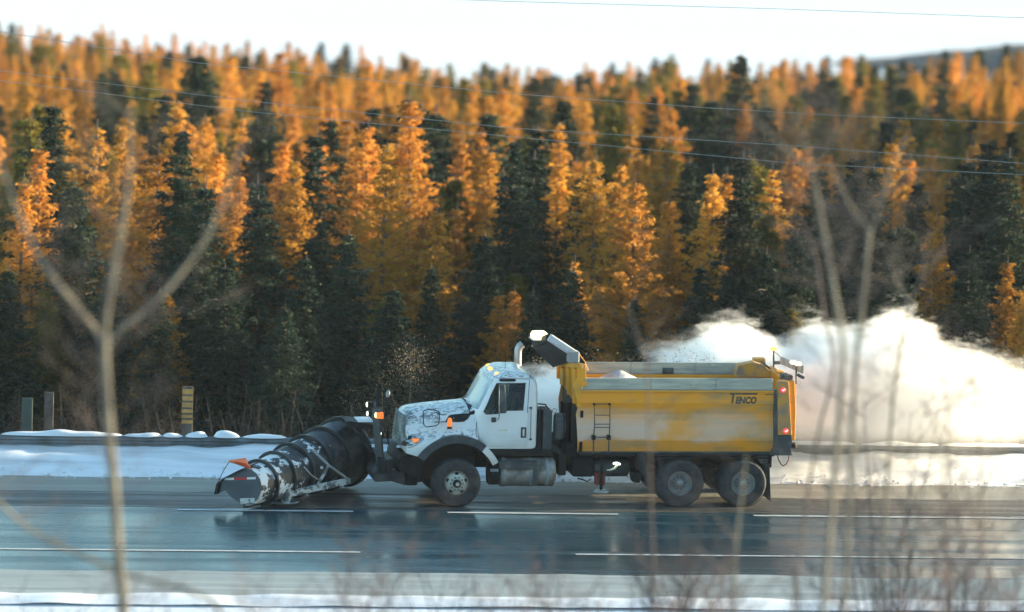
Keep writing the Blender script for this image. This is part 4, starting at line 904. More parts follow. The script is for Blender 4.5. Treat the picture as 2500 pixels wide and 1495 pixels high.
# spinner, lamp, hoses beneath
a, b = T(1470, 1108, -1.0), T(1467, 1196, -1.0)
MB().box((a.x - .03, -1.04, b.z), (a.x + .03, -.98, a.z)).build('spinner_post', BLACK, truck)
MB().box((a.x - .13, -1.0, b.z + .10), (a.x + .10, -.8, b.z + .38)).build('spinner_motor', RUST, truck, bevel=.03)
sp = T(1467, 1200, -1.0); SPINM = mat('spinner_disc', (.45, .46, .42), .6, c2=(.25, .27, .27), nscale=6)
spo = MB().lathe([(0, .02), (.16, .02), (.18, .0), (.16, -.02), (0, -.025)], (sp.x, -1.0, sp.z), axis=(0, 0, 1), n=24, closed=False).build('spreader_disc', SPINM, truck, smooth=40)
for k in range(4):
    t = PI / 2 * k + .4; c_ = Vector((sp.x, -1.0, sp.z + .035)); MB().beam(c_, c_ + Vector((math.cos(t) * .15, math.sin(t) * .15, 0)), .012, .03).build('vane', SPINM, spo)
p = T(1506, 1131, -1.05); MB().lathe([(0, -.03), (.085, -.03), (.08, .0), (.03, .02), (0, .02)], (p.x, -1.05, p.z), axis=(.15, .25, 1), n=18, closed=False).build('work_light', HEADL, truck, smooth=60)
MB().tube([T(px, py, -1.0) for px, py in ((1481, 1148), (1490, 1148), (1500, 1144), (1507, 1136))], [.012, .022, .028, .03], 8).build('work_light_arm', mat('lit_metal_arm', (.6, .6, .45), .5), truck, smooth=60)  # the lamp's light on the arm is put into its pale yellow colour
MB().lathe([(0, 0), (.17, 0), (.20, .03), (.20, .77), (.17, .80), (0, .80)], (T(1450, 1155, -.8).x, -.62, .80), axis=(1, 0, 0), n=24, closed=False).build('exhaust_muffler', DGREY, truck, smooth=50)
MB().tube([T(px, py, -.8) for px, py in ((1410, 1168), (1425, 1172), (1434, 1176), (1442, 1170))], .016, 6).build('dangling_hose', BLACK, truck, smooth=60)
MB().prism_y([PT(1556, 1105, -1.1), PT(1572, 1105, -1.1), PT(1580, 1150, -1.1), PT(1598, 1190, -1.1), PT(1586, 1190, -1.1), PT(1560, 1150, -1.1)], -1.2, -.6).build('front_mud_flap', RUBBER, truck)
MB().prism_y([PT(1540, 1150, -1), PT(1568, 1150, -1), PT(1562, 1180, -1), PT(1545, 1178, -1)], -1.0, -.7).build('air_tank_bracket', BLACK, truck, bevel=.02)
# rear fender tops and mud flaps
for x in (xa, xb):
    MB().box((x - .55, -1.2, 1.10), (x + .55, -.7, 1.13)).build('fender_top', BLACK, truck)
fl = [PT(1866, 1135), PT(1879, 1132), PT(1882, 1226), PT(1871, 1214), PT(1860, 1212)]
MB().prism_y(fl, -1.2, -.65).build('mud_flap', RUBBER, truck, bevel=.005); MB().prism_y(fl, .65, 1.2).build('mud_flap', RUBBER, truck, bevel=.005)
MB().prism_y([PT(1845, 1108), PT(1879, 1108), PT(1876, 1134), PT(1860, 1134)], -1.1, -.9).build('flap_hanger', DGREY, truck)

# ================================================================== SNOW PLOW (part of the truck)
A0, A1 = T(598, 1182, -1.55), T(838, 1090, 1.25)
A0 = Vector((A0.x, A0.y, .50)) ; A1 = Vector((A1.x, A1.y, .84))
ax = (A1 - A0).normalized(); up = Vector((0, 0, 1)); side = ax.cross(up).normalized(); up2 = side.cross(ax).normalized()
if side.x < 0: side = -side                     # side points back towards the truck
R0, R1 = .40, .74
def plow_pt(t, ang, dr=0.0, dx=0.0):
    """t 0..1 along the blade, ang 0 = rearmost, 90 = top, -90 = bottom"""
    c_ = A0 + (A1 - A0) * t + ax * dx; r_ = R0 + (R1 - R0) * t + dr; a_ = R(ang)
    return c_ + side * (math.cos(a_) * r_) + up2 * (math.sin(a_) * r_)
angs = spread(-92, 150, 26)
mb = MB(); nT = 30
outer = [[plow_pt(i / nT, a_) for a_ in angs] for i in range(nT + 1)]
mb.loft(outer, closed_ring=False, caps=False)
mold = mb.build('snow_plow', PLOWSNOW, truck, smooth=50); md = mold.modifiers.new('s', 'SOLIDIFY'); md.thickness = .012; md.offset = -1
label_part(mold, 'black conical one way plow blade crusted with snow')
for t in (.15, .31, .47, .63, .80, .995):
    rb = MB(); rings = []
    for a_ in spread(-88, 140, 34):
        w_ = .028
        rings.append([plow_pt(t, a_, .002, -w_), plow_pt(t, a_, .075, -w_), plow_pt(t, a_, .075, w_), plow_pt(t, a_, .002, w_)])
    rb.loft(rings); rb.build('plow_rib', PLOWM, mold, smooth=50, bevel=.008)
# big end disc behind the last bay, near end plate with beak
ed = MB(); rings = [[plow_pt(1.0, a_, -.74 + .74 * f) for a_ in spread(-100, 260, 36)[:-1]] for f in (.02, 1)]
ed.loft(rings, caps=False); ed.build('plow_far_end', PLOWM, mold)
def E(px, py, off=0.0):
    """pixel on the near end plate's plane (square to the blade's axis)"""
    o_ = A0 - ax * (.02 + off); d = (TMI.to_3x3() @ ray(px, py)); t = (o_ - TC).dot(ax) / d.dot(ax); return TC + d * t
epx = [(530, 1179), (549, 1166), (575, 1153), (600, 1144.5), (613, 1147), (626, 1157), (634, 1170), (638, 1187), (636, 1203), (629, 1218), (619, 1227), (588, 1229), (574, 1221), (562, 1212), (551, 1199), (540, 1201), (530, 1207), (526, 1205), (529, 1192)]
ep = [E(*q) for q in epx]; k = len(ep); mb = MB(); mb.add(ep + [p + ax * .015 for p in ep], [tuple(range(k)), tuple(range(2 * k - 1, k - 1, -1))] + [(i, i + k, (i + 1) % k + k, (i + 1) % k) for i in range(k)])
endp = mb.build('end_plate', ENDPL, mold)
for (x0, x1, m_, nm) in ((548, 571, TAPEW, 'white_tape'), (571, 603, TAPER, 'red_tape'), (603, 624.5, TAPEW, 'white_tape')):
    MB().add([E(x0, 1166.5 + (571 - x0) * .03, .006), E(x1, 1166.5 + (571 - x1) * .03 , .006), E(x1, 1172 + (571 - x1) * .03, .006), E(x0, 1172 + (571 - x0) * .03, .006)], [(0, 1, 2, 3)]).build(nm, m_, endp)
# black curled nose lip of the blade in front of the end plate
mb = MB(); tip = [E(526, 1206), E(531, 1180), E(549, 1166), E(575, 1152.5), E(598, 1144)]
mb.loft([[p - ax * .05 for p in tip], [p + ax * .5 + Vector((-.05, 0, .02)) for p in tip]], closed_ring=False, caps=False); o = mb.build('blade_lip', PLOWM, mold, smooth=50); md = o.modifiers.new('s', 'SOLIDIFY'); md.thickness = .02
mb = MB(); mb.beam(E(536, 1178, .03), E(530, 1206, .03), .07, .05); mb.build('lip_edge', BLACK, mold, bevel=.01)
# white and black foot block with patchy snow
mb = MB(); f0 = E(586, 1232, .02); f1 = E(622, 1231, .02); mb.beam(f0 + ax * .1 + Vector((0, 0, .06)), f1 + ax * .1 + Vector((0, 0, .06)), .22, .13); mb.build('shoe_block', FRAMESNOW, mold, bevel=.02)
# marker flag on its wire
fw0, fw1 = E(533, 1177), E(562, 1124)
fl0 = MB().tube([fw0, fw0.lerp(fw1, .5) + Vector((-.02, 0, .01)), fw1], .008, 5).build('flag_wire', BLACK, mold)
pa = [(559, 1125), (570, 1119), (600, 1118), (601, 1126), (607, 1132), (614, 1138), (618, 1147), (606, 1144), (594, 1141), (578, 1134), (563, 1130)]
c0 = T(559, 1125, A0.y)
mb = MB()
L0 = [T(559, 1124, -1.75), T(580, 1121, -1.68), T(600, 1118, -1.55), T(601, 1124, -1.5)]
L1 = [T(560, 1129, -1.75), T(578, 1134, -1.80), T(597, 1141, -1.72), T(618, 1147.5, -1.60)]
M_ = [T(560, 1126, -1.78), T(579, 1127, -1.85), T(599, 1131, -1.78), T(607, 1134, -1.7)]
mb.loft([L0, M_, L1], closed_ring=False, caps=False); o = mb.build('marker_flag', FLAGM, mold, smooth=70); md = o.modifiers.new('s', 'SOLIDIFY'); md.thickness = .006
# cutting edge and bottom
mb = MB(); mb.beam(plow_pt(0, -95, .02), plow_pt(1, -95, .0), .05, .10); mb.build('cutting_edge', BLACK, mold)
# push frame: long salted beam, diagonals, skid shoe
yb = -1.2
def G(px, py, y): return T(px, py, y)
fb = MB().beam(G(690, 1209, -1.05), G(853, 1174, -.45), .12, .13).build('push_frame', FRAMESNOW, mold, bevel=.01)
MB().beam(G(777, 1183, -.95), G(801, 1138, -.95), .055, .055).build('frame_brace', FRAMESNOW, mold)
MB().tube([G(762, 1098, -.9), G(803, 1137, -.97), G(852, 1172, -.6)], .030, 8).build('frame_brace', GREY, mold)
MB().tube([G(742, 1140, -1.2), G(760, 1160, -1.2), G(776, 1171, -1.1)], .016, 6).build('frame_chain', GREY, mold)
sk = G(697, 1226, -1.0); sk.z = max(.03, sk.z)
MB().lathe([(0, -.0), (.12, .0), (.22, .035), (.30, .085), (.285, .10), (.2, .06), (.08, .05), (0, .05)], (sk.x, sk.y, .012), axis=(0, 0, 1), n=28, closed=False).build('skid_shoe', GREY, mold, smooth=50)
MB().lathe([(.0, .0), (.10, 0), (.10, .05), (.115, .07), (.115, .30), (.09, .36), (0, .38)], (sk.x, sk.y, .07), axis=(0, 0, 1), n=16, closed=False).build('skid_leg', FRAMESNOW, mold, smooth=50)
# lift tower at the truck's nose, lamps, blade, struts
tw = MB()
pT, pB = G(921, 990, .35), G(921, 1190, .35)
tw.beam(Vector((pT.x, -.1, .5)), Vector((pT.x, -.1, G(921, 1015, -.1).z)), .12, .14); tw.beam(Vector((pT.x, .75, .5)), Vector((pT.x, .75, G(921, 990, .75).z)), .12, .12)
tw.beam(Vector((pT.x, -.3, 1.95)), Vector((pT.x, .95, 1.95)), .12, .16, up=(0, 0, 1)); tw.beam(Vector((pT.x, -.9, .85)), Vector((pT.x, .9, .85)), .16, .30)
tower = tw.build('plow_lift_tower', BLACK, truck, bevel=.015)
a_ = G(924, 948, .35); MB().beam(Vector((a_.x, .35, 1.9)), a_, .10, .07, up=(0, 1, 0)).build('tower_mast', BLACK, tower, bevel=.01)
MB().prism_y([PT(838, 1023, .6), PT(850, 1022, .6), PT(912, 1032, .6), PT(908, 1039, .6), PT(884, 1039, .6), PT(868, 1046, .6)], .2, .95).build('lift_arm', BLACK, tower, bevel=.01)
MB().box((G(870, 1027, .5).x, .2, G(870, 1026, .5).z), (G(908, 1027, .5).x, .9, G(870, 1026, .5).z + .015)).build('arm_snow', SNOW, tower)
MB().tube([G(876, 1055, .4), G(909, 1105, .2)], .06, 10).build('lift_cylinder', BLACK, tower, smooth=50)
MB().tube([G(862, 1040, .6), G(882, 1070, .4)], .03, 8).build('lift_rod', DGREY, tower, smooth=50)
MB().beam(G(918, 1000, -.3), G(930, 1150, -.4), .10, .18).build('tower_leg', DGREY, tower, bevel=.02)
MB().prism_y([PT(905, 1150, -.2), PT(928, 1122, -.2), PT(960, 1112, -.2), PT(985, 1124, -.2), PT(1030, 1125, -.2), PT(1030, 1170, -.2), PT(985, 1180, -.2), PT(950, 1170, -.2), PT(910, 1172, -.2)], -.5, .5).build('hitch_plate', HITCHM, tower, bevel=.03)
MB().tube([G(px, py, -.3) for px, py in ((930, 1030), (941, 1050), (946, 1070), (950, 1088))], .014, 6).build('lamp_cable', BLACK, tower, smooth=60)
def lamp(px, py, y, w_, h_, mfront, name, par, mside=BLACK, dpt=.14):
    p = G(px, py, y); l = MB().box((p.x - .0, y - w_ / 2, p.z - h_ / 2), (p.x + dpt, y + w_ / 2, p.z + h_ / 2)).build(name, mside, par, bevel=.012)
    MB().lathe([(h_ * .46, 0), (h_ * .42, .018), (h_ * .2, .03), (0, .032)], (p.x - .001, y, p.z), axis=(-1, 0, 0), n=4 if False else 16, closed=False).build('lamp_lens', mfront, l, smooth=60)
lamp(897, 988, .75, .16, .13, AMBERHOT, 'plow_turn_lamp', tower); lamp(898, 1010, .75, .14, .11, HEADL, 'plow_headlamp', tower, mside=BLACK, dpt=.06)
lamp(918, 1014, -.35, .18, .14, AMBERHOT, 'plow_turn_lamp', tower, mside=AMBERDIM, dpt=.16); lamp(930, 1059, -.35, .17, .14, HEADL, 'plow_headlamp', tower, dpt=.05)

# ================================================================== LOAD, DRIVER
p = T(1512, 902, 0.1)
mb = MB(); n = 40; pts = []; W_ = 26
x0_, x1_ = frontx(9) + .1, xr0 - .1
for j in range(W_ + 1):
    for i in range(n + 1):
        x = x0_ + (x1_ - x0_) * i / n; y = -1.08 + 2.16 * j / W_
        pk = max(0, 1 - math.hypot((x - p.x) / 2.0, (y - p.y) / 1.9)); z = 1.95 + .98 * pk ** 1.05 + .10 * mnoise.noise(Vector((x * 2, y * 2, 3))) * (1 - pk)
        pts.append((x, y, min(z, p.z + .02)))
pts = [tuple(TM @ Vector(q)) for q in pts]
mb.add(pts, [(j * (n + 1) + i, j * (n + 1) + i + 1, (j + 1) * (n + 1) + i + 1, (j + 1) * (n + 1) + i) for j in range(W_) for i in range(n)])
o = mb.build('salt_heap', SALT, smooth=60, fix=False); tag(o, 'pale grey heap of road salt peaking inside the yellow dump body', 'salt')
# driver: one continuous skinned body behind the wheel
dv = bpy.data.meshes.new('person')
J = [(1.40, -.5, 1.74, .16), (1.46, -.5, 1.98, .15), (1.47, -.5, 2.20, .15), (1.45, -.5, 2.33, .065), (1.42, -.5, 2.44, .085), (1.41, -.5, 2.54, .085), (1.40, -.5, 2.60, .05),
     (1.44, -.70, 2.26, .07), (1.30, -.74, 2.02, .05), (1.06, -.66, 2.12, .038), (.99, -.64, 2.16, .035), (1.44, -.30, 2.26, .07), (1.30, -.26, 2.02, .05), (1.06, -.34, 2.12, .038), (.99, -.36, 2.16, .035),
     (1.32, -.62, 1.74, .10), (.98, -.64, 1.78, .08), (.90, -.64, 1.48, .06), (1.32, -.38, 1.74, .10), (.98, -.36, 1.78, .08), (.90, -.36, 1.48, .06)]
Ed = [(0, 1), (1, 2), (2, 3), (3, 4), (4, 5), (5, 6), (2, 7), (7, 8), (8, 9), (9, 10), (2, 11), (11, 12), (12, 13), (13, 14), (0, 15), (15, 16), (16, 17), (0, 18), (18, 19), (19, 20)]
dv.from_pydata([j[:3] for j in J], Ed, []); dvo = bpy.data.objects.new('person', dv); COL.objects.link(dvo)
sk_ = dvo.modifiers.new('skin', 'SKIN')
if not dv.skin_vertices: 
    bm = bmesh.new(); bm.from_mesh(dv); bm.verts.layers.skin.verify(); bm.to_mesh(dv); bm.free()
for i, j in enumerate(J): dv.skin_vertices[0].data[i].radius = (j[3], j[3])
dv.skin_vertices[0].data[0].use_root = True
ss = dvo.modifiers.new('sub', 'SUBSURF'); ss.levels = 2; ss.render_levels = 2
apply_mods(dvo); dvo.data.materials.clear()
for m_ in (CLOTH, VEST, SKIN): dvo.data.materials.append(m_)
for pl in dvo.data.polygons:
    c_ = pl.center; pl.material_index = 2 if (c_.z > 2.36 or c_.x < 1.03 and c_.z > 2.0) else (1 if abs(c_.y + .5) < .2 and 1.8 < c_.z < 2.3 else 0); pl.use_smooth = True
dvo.location = TORG; dvo.rotation_euler = (0, 0, TRUCK_YAW); tag(dvo, 'driver sitting at the wheel inside the dark cab window', 'person')
capm = MB().lathe([(.105, 0), (.11, .04), (.09, .10), (.04, .13), (0, .135)], (1.41, -.5, 2.50), axis=(0, 0, 1), n=16, closed=False); capm.build('cap', BLACK, dvo, smooth=60)
# ================================================================== FOREST
LARCH = mat('larch_needles', (0.60, 0.285, 0.048), 0.8, c2=(0.48, 0.215, 0.04), nscale=0.9, nmix=(.4, .65), transl=.45, objrand=.8, spec=.1)
SPRUCE = mat('spruce_needles', (0.020, 0.038, 0.028), 0.8, c2=(0.036, 0.050, 0.025), nscale=1.0, nmix=(.45, .7), transl=.15, objrand=.6, spec=.15)
GOLDS = mat('olive_gold_needles', (0.22, 0.17, 0.03), 0.8, c2=(0.10, 0.11, 0.03), nscale=1.2, nmix=(.4, .65), transl=.35, objrand=.6, spec=.15)
BARK = mat('conifer_bark', (0.085, 0.07, 0.06), .9, c2=(.14, .12, .11), nscale=3, stretch=(4, 4, .6), bump=.4)
TWIGM = mat('bare_twigs', (0.030, 0.026, 0.024), .9, c2=(.045, .038, .034), nscale=3)
def conifer_meshes(seed, H, Rb, kind, base=.10):
    rn = random.Random(seed); tr_ = MB(); lean = (rn.uniform(-.02, .02), rn.uniform(-.02, .02)); r0 = .013 * H
    tp = [(lean[0] * z + .04 * math.sin(z), lean[1] * z, z) for z in spread(-.3, H, 8)]
    tr_.tube(tp, [r0 * (1 - .93 * i / 8) for i in range(9)], 7)
    V = []; F = []
    def leaf(c, sz, droop):
        d = Vector((rn.gauss(0, 1), rn.gauss(0, 1), rn.gauss(0, .45))).normalized() * sz; e = Vector((rn.gauss(0, 1), rn.gauss(0, 1), rn.gauss(0, 1))).normalized() * sz * .42
        o = len(V); V.extend((c - d * .5 - e * .3, c - d * .4 + e * .5, c + d + Vector((0, 0, -droop * sz)), c + d * .4 - e * .6)); F.append((o, o + 1, o + 2, o + 3))
    z = H * base; br = []
    while z < H * .985:
        t = (z - H * base) / (H * (1 - base)); prof_ = (1 - t) ** (.85 if kind == 'larch' else .75) * (.55 + .45 * min(1, t * 4 + .3))
        nb = rn.choice((4, 5, 6)) if kind == 'larch' else rn.choice((6, 7, 8)); ph = rn.random() * 7
        for k in range(nb):
            L = Rb * prof_ * rn.uniform(.55, 1.22)
            if rn.random() < .06: L *= 1.25
            L = max(L, .14); a = ph + 2 * PI * k / nb + rn.uniform(-.35, .35); up_ = (.18 if kind == 'larch' else -.18) + t * .5
            d = Vector((math.cos(a), math.sin(a), up_)).normalized(); p0 = Vector((lean[0] * z + .04 * math.sin(z), lean[1] * z, z + rn.uniform(-.1, .1)))
            br.append((p0, p0 + d * L * .6, p0 + d * L + Vector((0, 0, -.10 * L))))
            n = int(L * (25 if kind == 'larch' else 27)) + 5
            for i in range(n):
                s_ = (i + rn.random()) / n; s_ = s_ ** .8
                c = p0 + d * (L * s_) + Vector((0, 0, -.10 * L * s_ * s_)); spread_ = (.09 + .17 * (1 - s_)) * (1 if kind == 'larch' else 1.15) * min(1, L)
                c = c + Vector((rn.gauss(0, spread_), rn.gauss(0, spread_), rn.gauss(0, spread_ * .55) - .05))
                for _ in range(3): leaf(c + Vector((rn.gauss(0, .04), rn.gauss(0, .04), rn.gauss(0, .03))), rn.uniform(.06, .125) * (1 if kind == 'larch' else 1.15), .3)
        z += rn.uniform(.19, .30) * (1 if kind == 'larch' else .9) * (.6 + .6 * H / 11)
    for a_, b_, c_ in br: tr_.tube([a_, b_, c_], [.02, .012, .004], 3, cap=False)
    mesh_t = tr_.mesh('trunk', BARK, fix=False)
    cm = MB(); cm.v = [tuple(v) for v in V]; cm.f = F; cm.fm = [0] * len(F)
    return mesh_t, cm
protos = []
for i, (kind, H, Rb) in enumerate((('larch', 11, 2.3), ('larch', 12, 2.1), ('larch', 9.5, 2.1), ('larch', 11.5, 2.6), ('larch', 10, 1.8), ('spruce', 11, 2.0), ('spruce', 12, 1.8), ('spruce', 9, 1.9), ('spruce', 10.5, 1.7))):
    mt, cm = conifer_meshes(100 + i, H, Rb, kind); crown = cm.mesh('crown', LARCH if kind == 'larch' else SPRUCE, fix=False)
    protos.append((kind, H, mt, crown))
    if kind == 'spruce' and i in (7, 8):
        c2 = crown.copy(); c2.materials.clear(); c2.materials.append(GOLDS); protos.append(('gold', H, mt, c2))
LAR = [p for p in protos if p[0] == 'larch']; SPR = [p for p in protos if p[0] == 'spruce']; GLD = [p for p in protos if p[0] == 'gold']
trees = []        # (x, y, z, H, proto, rz)
fr_ = random.Random(21)
def in_front(x, y, h): return project((x, y, h))
# trees one can single out in the photograph: apex pixel, distance behind the road, kind
hero = [(888, 285, 34, 'L', 3), (940, 350, 27, 'L', 0), (1010, 390, 31, 'L', 1), (1130, 330, 40, 'L', 1), (1200, 350, 38, 'L', 2), (1453, 362, 30, 'L', 3), (1345, 372, 34, 'L', 4), (1570, 420, 26, 'L', 3), (1500, 400, 36, 'L', 0), (1640, 470, 31, 'L', 2),
        (1725, 400, 30, 'L', 4), (1770, 405, 33, 'L', 2), (1895, 395, 31, 'L', 1), (1830, 450, 36, 'L', 4), (78, 335, 26, 'L', 4), (225, 290, 29, 'L', 1), (300, 300, 36, 'L', 0), (370, 350, 27, 'L', 3), (455, 245, 42, 'L', 0), (500, 290, 48, 'L', 2),
        (600, 270, 50, 'L', 1), (680, 330, 40, 'L', 2), (740, 390, 30, 'L', 0), (800, 350, 37, 'L', 4), (2305, 500, 22, 'L', 4), (2200, 270, 52, 'L', 1), (2190, 330, 42, 'L', 2), (2480, 620, 20, 'L', 4), (580, 480, 25, 'L', 2), (40, 420, 24, 'L', 4), (1080, 500, 25, 'L', 2),
        (120, 240, 30, 'S', 0), (760, 300, 31, 'S', 3), (820, 280, 42, 'S', 0), (1000, 215, 48, 'S', 2), (1040, 250, 44, 'S', 1), (1270, 330, 28, 'S', 1), (1300, 300, 36, 'S', 0), (1800, 360, 27, 'S', 1), (1860, 330, 40, 'S', 0), (2080, 360, 25, 'S', 3), (2150, 400, 22, 'S', 1),
        (2400, 330, 26, 'S', 0), (2450, 360, 22, 'S', 1), (2350, 370, 34, 'S', 3), (430, 300, 24, 'S', 1), (480, 430, 20, 'S', 3), (1670, 380, 37, 'S', 1), (1990, 400, 30, 'S', 0), (2250, 430, 30, 'S', 1), (2020, 470, 21, 'S', 2), (650, 420, 24, 'S', 3),
        (700, 740, 12, 'S', 2), (1180, 560, 20, 'S', 0), (180, 430, 21, 'S', 2), (20, 640, 17, 'S', 2), (860, 560, 19, 'S', 0), (960, 690, 15, 'S', 2), (1400, 640, 17, 'S', 2), (1560, 720, 15, 'S', 1), (1700, 640, 18, 'S', 0), (1880, 600, 18, 'S', 2),
        (380, 700, 15, 'S', 1), (540, 640, 16, 'S', 0), (1290, 700, 16, 'S', 3), (1060, 640, 18, 'S', 1), (760, 620, 17, 'S', 0), (2110, 620, 18, 'S', 0), (2200, 560, 19, 'S', 1), (2380, 600, 17, 'S', 0), (260, 620, 18, 'S', 3), (1960, 560, 20, 'S', 0)]
for px, py, y, k_, idx in hero:
    p = at_y(px, py, y); g = ground_h(p.x, p.y); H = p.z - g
    if H < 3: continue
    pr_ = LAR[idx % len(LAR)] if k_ == 'L' else SPR[idx % len(SPR)]
    trees.append((p.x, p.y, g, H, pr_, fr_.uniform(0, 6.28), True))
rest = []
y = 17.0
while y < 292:
    half = (y + 120) * .0955 + 5; sp = 2.7 + (y - 17) * .0045
    x = -half
    while x < half:
        xx, yy = x + fr_.uniform(-.9, .9), y + fr_.uniform(-1.2, 1.2); g = ground_h(xx, yy)
        clump = mnoise.noise(Vector((xx * .09, yy * .05, 11)))
        spr = fr_.random() < (.40 - .55 * clump - .20 * smooth01(70, 180, yy))
        if spr: pr_ = fr_.choice(SPR) if fr_.random() < (.66 if yy < 110 else .45) else fr_.choice(GLD)
        else: pr_ = fr_.choice(LAR)
        H = fr_.uniform(7.2, 10.6) * (1.05 if spr else 1.0)
        if y < 42: H *= .66 + .34 * smooth01(17, 42, y)
        if fr_.random() < .1: H *= 1.10
        H += (8.8 - H) * .45 * smooth01(90, 200, yy)
        rest.append((xx, yy, g, H, pr_, fr_.uniform(0, 6.28), False)); x += sp * fr_.uniform(.75, 1.3)
    y += sp * .92
def vis_size(t):
    px, py, w = project((t[0], t[1], t[2] + t[3])); 
    inside = -60 < px < 2560 and py < 1000
    return (t[3] / w) if inside else 0.0
rest.sort(key=vis_size, reverse=True)
nind = 296 - len(trees)
indiv = trees + rest[:nind]; far = rest[nind:]
print('trees', len(indiv), 'far', len(far))
marks = [(0, 'at the left edge'), (230, 'left of the forked trunk'), (330, 'behind the forked trunk'), (520, 'above the striped post'), (740, 'above the plow blade'), (950, 'left of the truck hood'), (1120, 'above the truck hood'), (1300, 'above the truck cab'), (1480, 'above the front yellow body'), (1700, 'above the middle yellow body'), (1900, 'above the truck tail'), (2060, 'behind the bare saplings'), (2250, 'above the snow plume'), (2430, 'near the right edge'), (9999, 'at the right edge')]
def place_words(px):
    for a, t in marks:
        if px <= a + 60: return t
    return marks[-1][1]
bins = {}
for t in indiv:
    px, py, w = project((t[0], t[1], t[2] + t[3])); y = t[1]
    row = 'in front row' if y < 23 else 'in near row' if y < 34 else 'midway back' if y < 60 else 'deep back' if y < 110 else 'near the skyline'
    kind = {'larch': 'orange larch', 'spruce': 'dark green spruce', 'gold': 'olive gold spruce'}[t[4][0]]
    sz = 'tall' if t[3] > 9.6 else 'short' if t[3] < 7.6 else 'middling'
    bins.setdefault((sz + ' ' + kind, row, place_words(px)), []).append((px, t))
ordw = ['leftmost', 'second', 'third', 'fourth', 'fifth', 'sixth', 'seventh', 'eighth', 'ninth', 'tenth']
for (kind, row, plc), lst in bins.items():
    lst.sort(key=lambda q: q[0])
    for i, (px, t) in enumerate(lst):
        nm = 'larch_tree' if 'larch' in kind else 'spruce_tree'
        e = empty(nm, (t[0], t[1], t[2]), t[5]); s_ = t[3] / t[4][1]; wd = s_ * (1.12 + .2 * ((i * 7 + int(px)) % 5) / 5)
        e.scale = (wd, wd, s_)
        if len(lst) == 1: lab = f'{kind} {row} {plc}'
        elif i == 0: lab = f'{kind} {row} {plc}, leftmost'
        elif i == len(lst) - 1: lab = f'{kind} {row} {plc}, rightmost'
        else: lab = f'{kind} {row} {plc}, {ordw[min(i, 9)]} from left'
        tag(e, lab, 'tree', 'orange larches of the wood behind the road' if 'larch' in kind else 'spruces of the wood behind the road')
        for pn, me in (('trunk', t[4][2]), ('crown', t[4][3])):
            c = bpy.data.objects.new(pn, me); COL.objects.link(c); c.parent = e
# the remaining wood, the wood that runs on outside the frame and unseen trees added for shade, as one instanced object
def make_wood(name, pts, label):
    col = bpy.data.collections.new(name + '_kinds'); objs = []
    for i, pr_ in enumerate(protos):
        o = bpy.data.objects.new('kind_%02d' % i, None)
        bm = bmesh.new(); bm.from_mesh(pr_[2]); n0 = len(bm.faces); bm.from_mesh(pr_[3]); bm.faces.ensure_lookup_table()
        for k in range(n0, len(bm.faces)): bm.faces[k].material_index = 1
        me = bpy.data.meshes.new('wood_tree'); bm.to_mesh(me); bm.free(); me.materials.append(BARK); me.materials.append(pr_[3].materials[0])
        o = bpy.data.objects.new('kind_%02d' % i, me); col.objects.link(o); objs.append(o)
    me = bpy.data.meshes.new(name); me.from_pydata([(t[0], t[1], t[2]) for t in pts], [], [])
    for an, ty in (('idx', 'INT'), ('rz', 'FLOAT_VECTOR'), ('scl', 'FLOAT_VECTOR')): me.attributes.new(an, ty, 'POINT')
    me.attributes['idx'].data.foreach_set('value', [protos.index(t[4]) for t in pts])
    me.attributes['rz'].data.foreach_set('vector', [c for t in pts for c in (0, 0, t[5])])
    me.attributes['scl'].data.foreach_set('vector', [c for t in pts for c in (t[3] / t[4][1] * 1.3, t[3] / t[4][1] * 1.3, t[3] / t[4][1])])
    ob = bpy.data.objects.new(name, me); COL.objects.link(ob); tag(ob, label, 'trees', kind='stuff')
    ng = bpy.data.node_groups.new(name, 'GeometryNodeTree'); ng.interface.new_socket('Geometry', in_out='INPUT', socket_type='NodeSocketGeometry'); ng.interface.new_socket('Geometry', in_out='OUTPUT', socket_type='NodeSocketGeometry')
    N = ng.nodes.new; Lk = ng.links.new; gi, go = N('NodeGroupInput'), N('NodeGroupOutput'); ip = N('GeometryNodeInstanceOnPoints'); ci = N('GeometryNodeCollectionInfo')
    ci.inputs['Collection'].default_value = col; ci.inputs['Separate Children'].default_value = True; ip.inputs['Pick Instance'].default_value = True
    def na(n_, ty):
        a = N('GeometryNodeInputNamedAttribute'); a.data_type = ty; a.inputs['Name'].default_value = n_; return [s_ for s_ in a.outputs if s_.enabled and s_.name == 'Attribute'][0]
    m2p = N('GeometryNodeMeshToPoints'); Lk(gi.outputs[0], m2p.inputs[0]); Lk(m2p.outputs[0], ip.inputs['Points']); Lk(ci.outputs[0], ip.inputs['Instance'])
    Lk(na('idx', 'INT'), ip.inputs['Instance Index']); Lk(na('scl', 'FLOAT_VECTOR'), ip.inputs['Scale'])
    e2r = N('FunctionNodeEulerToRotation'); Lk(na('rz', 'FLOAT_VECTOR'), e2r.inputs[0]); Lk(e2r.outputs[0], ip.inputs['Rotation']); Lk(ip.outputs[0], go.inputs[0])
    md_ = ob.modifiers.new('wood', 'NODES'); md_.node_group = ng; return ob
orr = random.Random(5); off = []
yv = 15.0
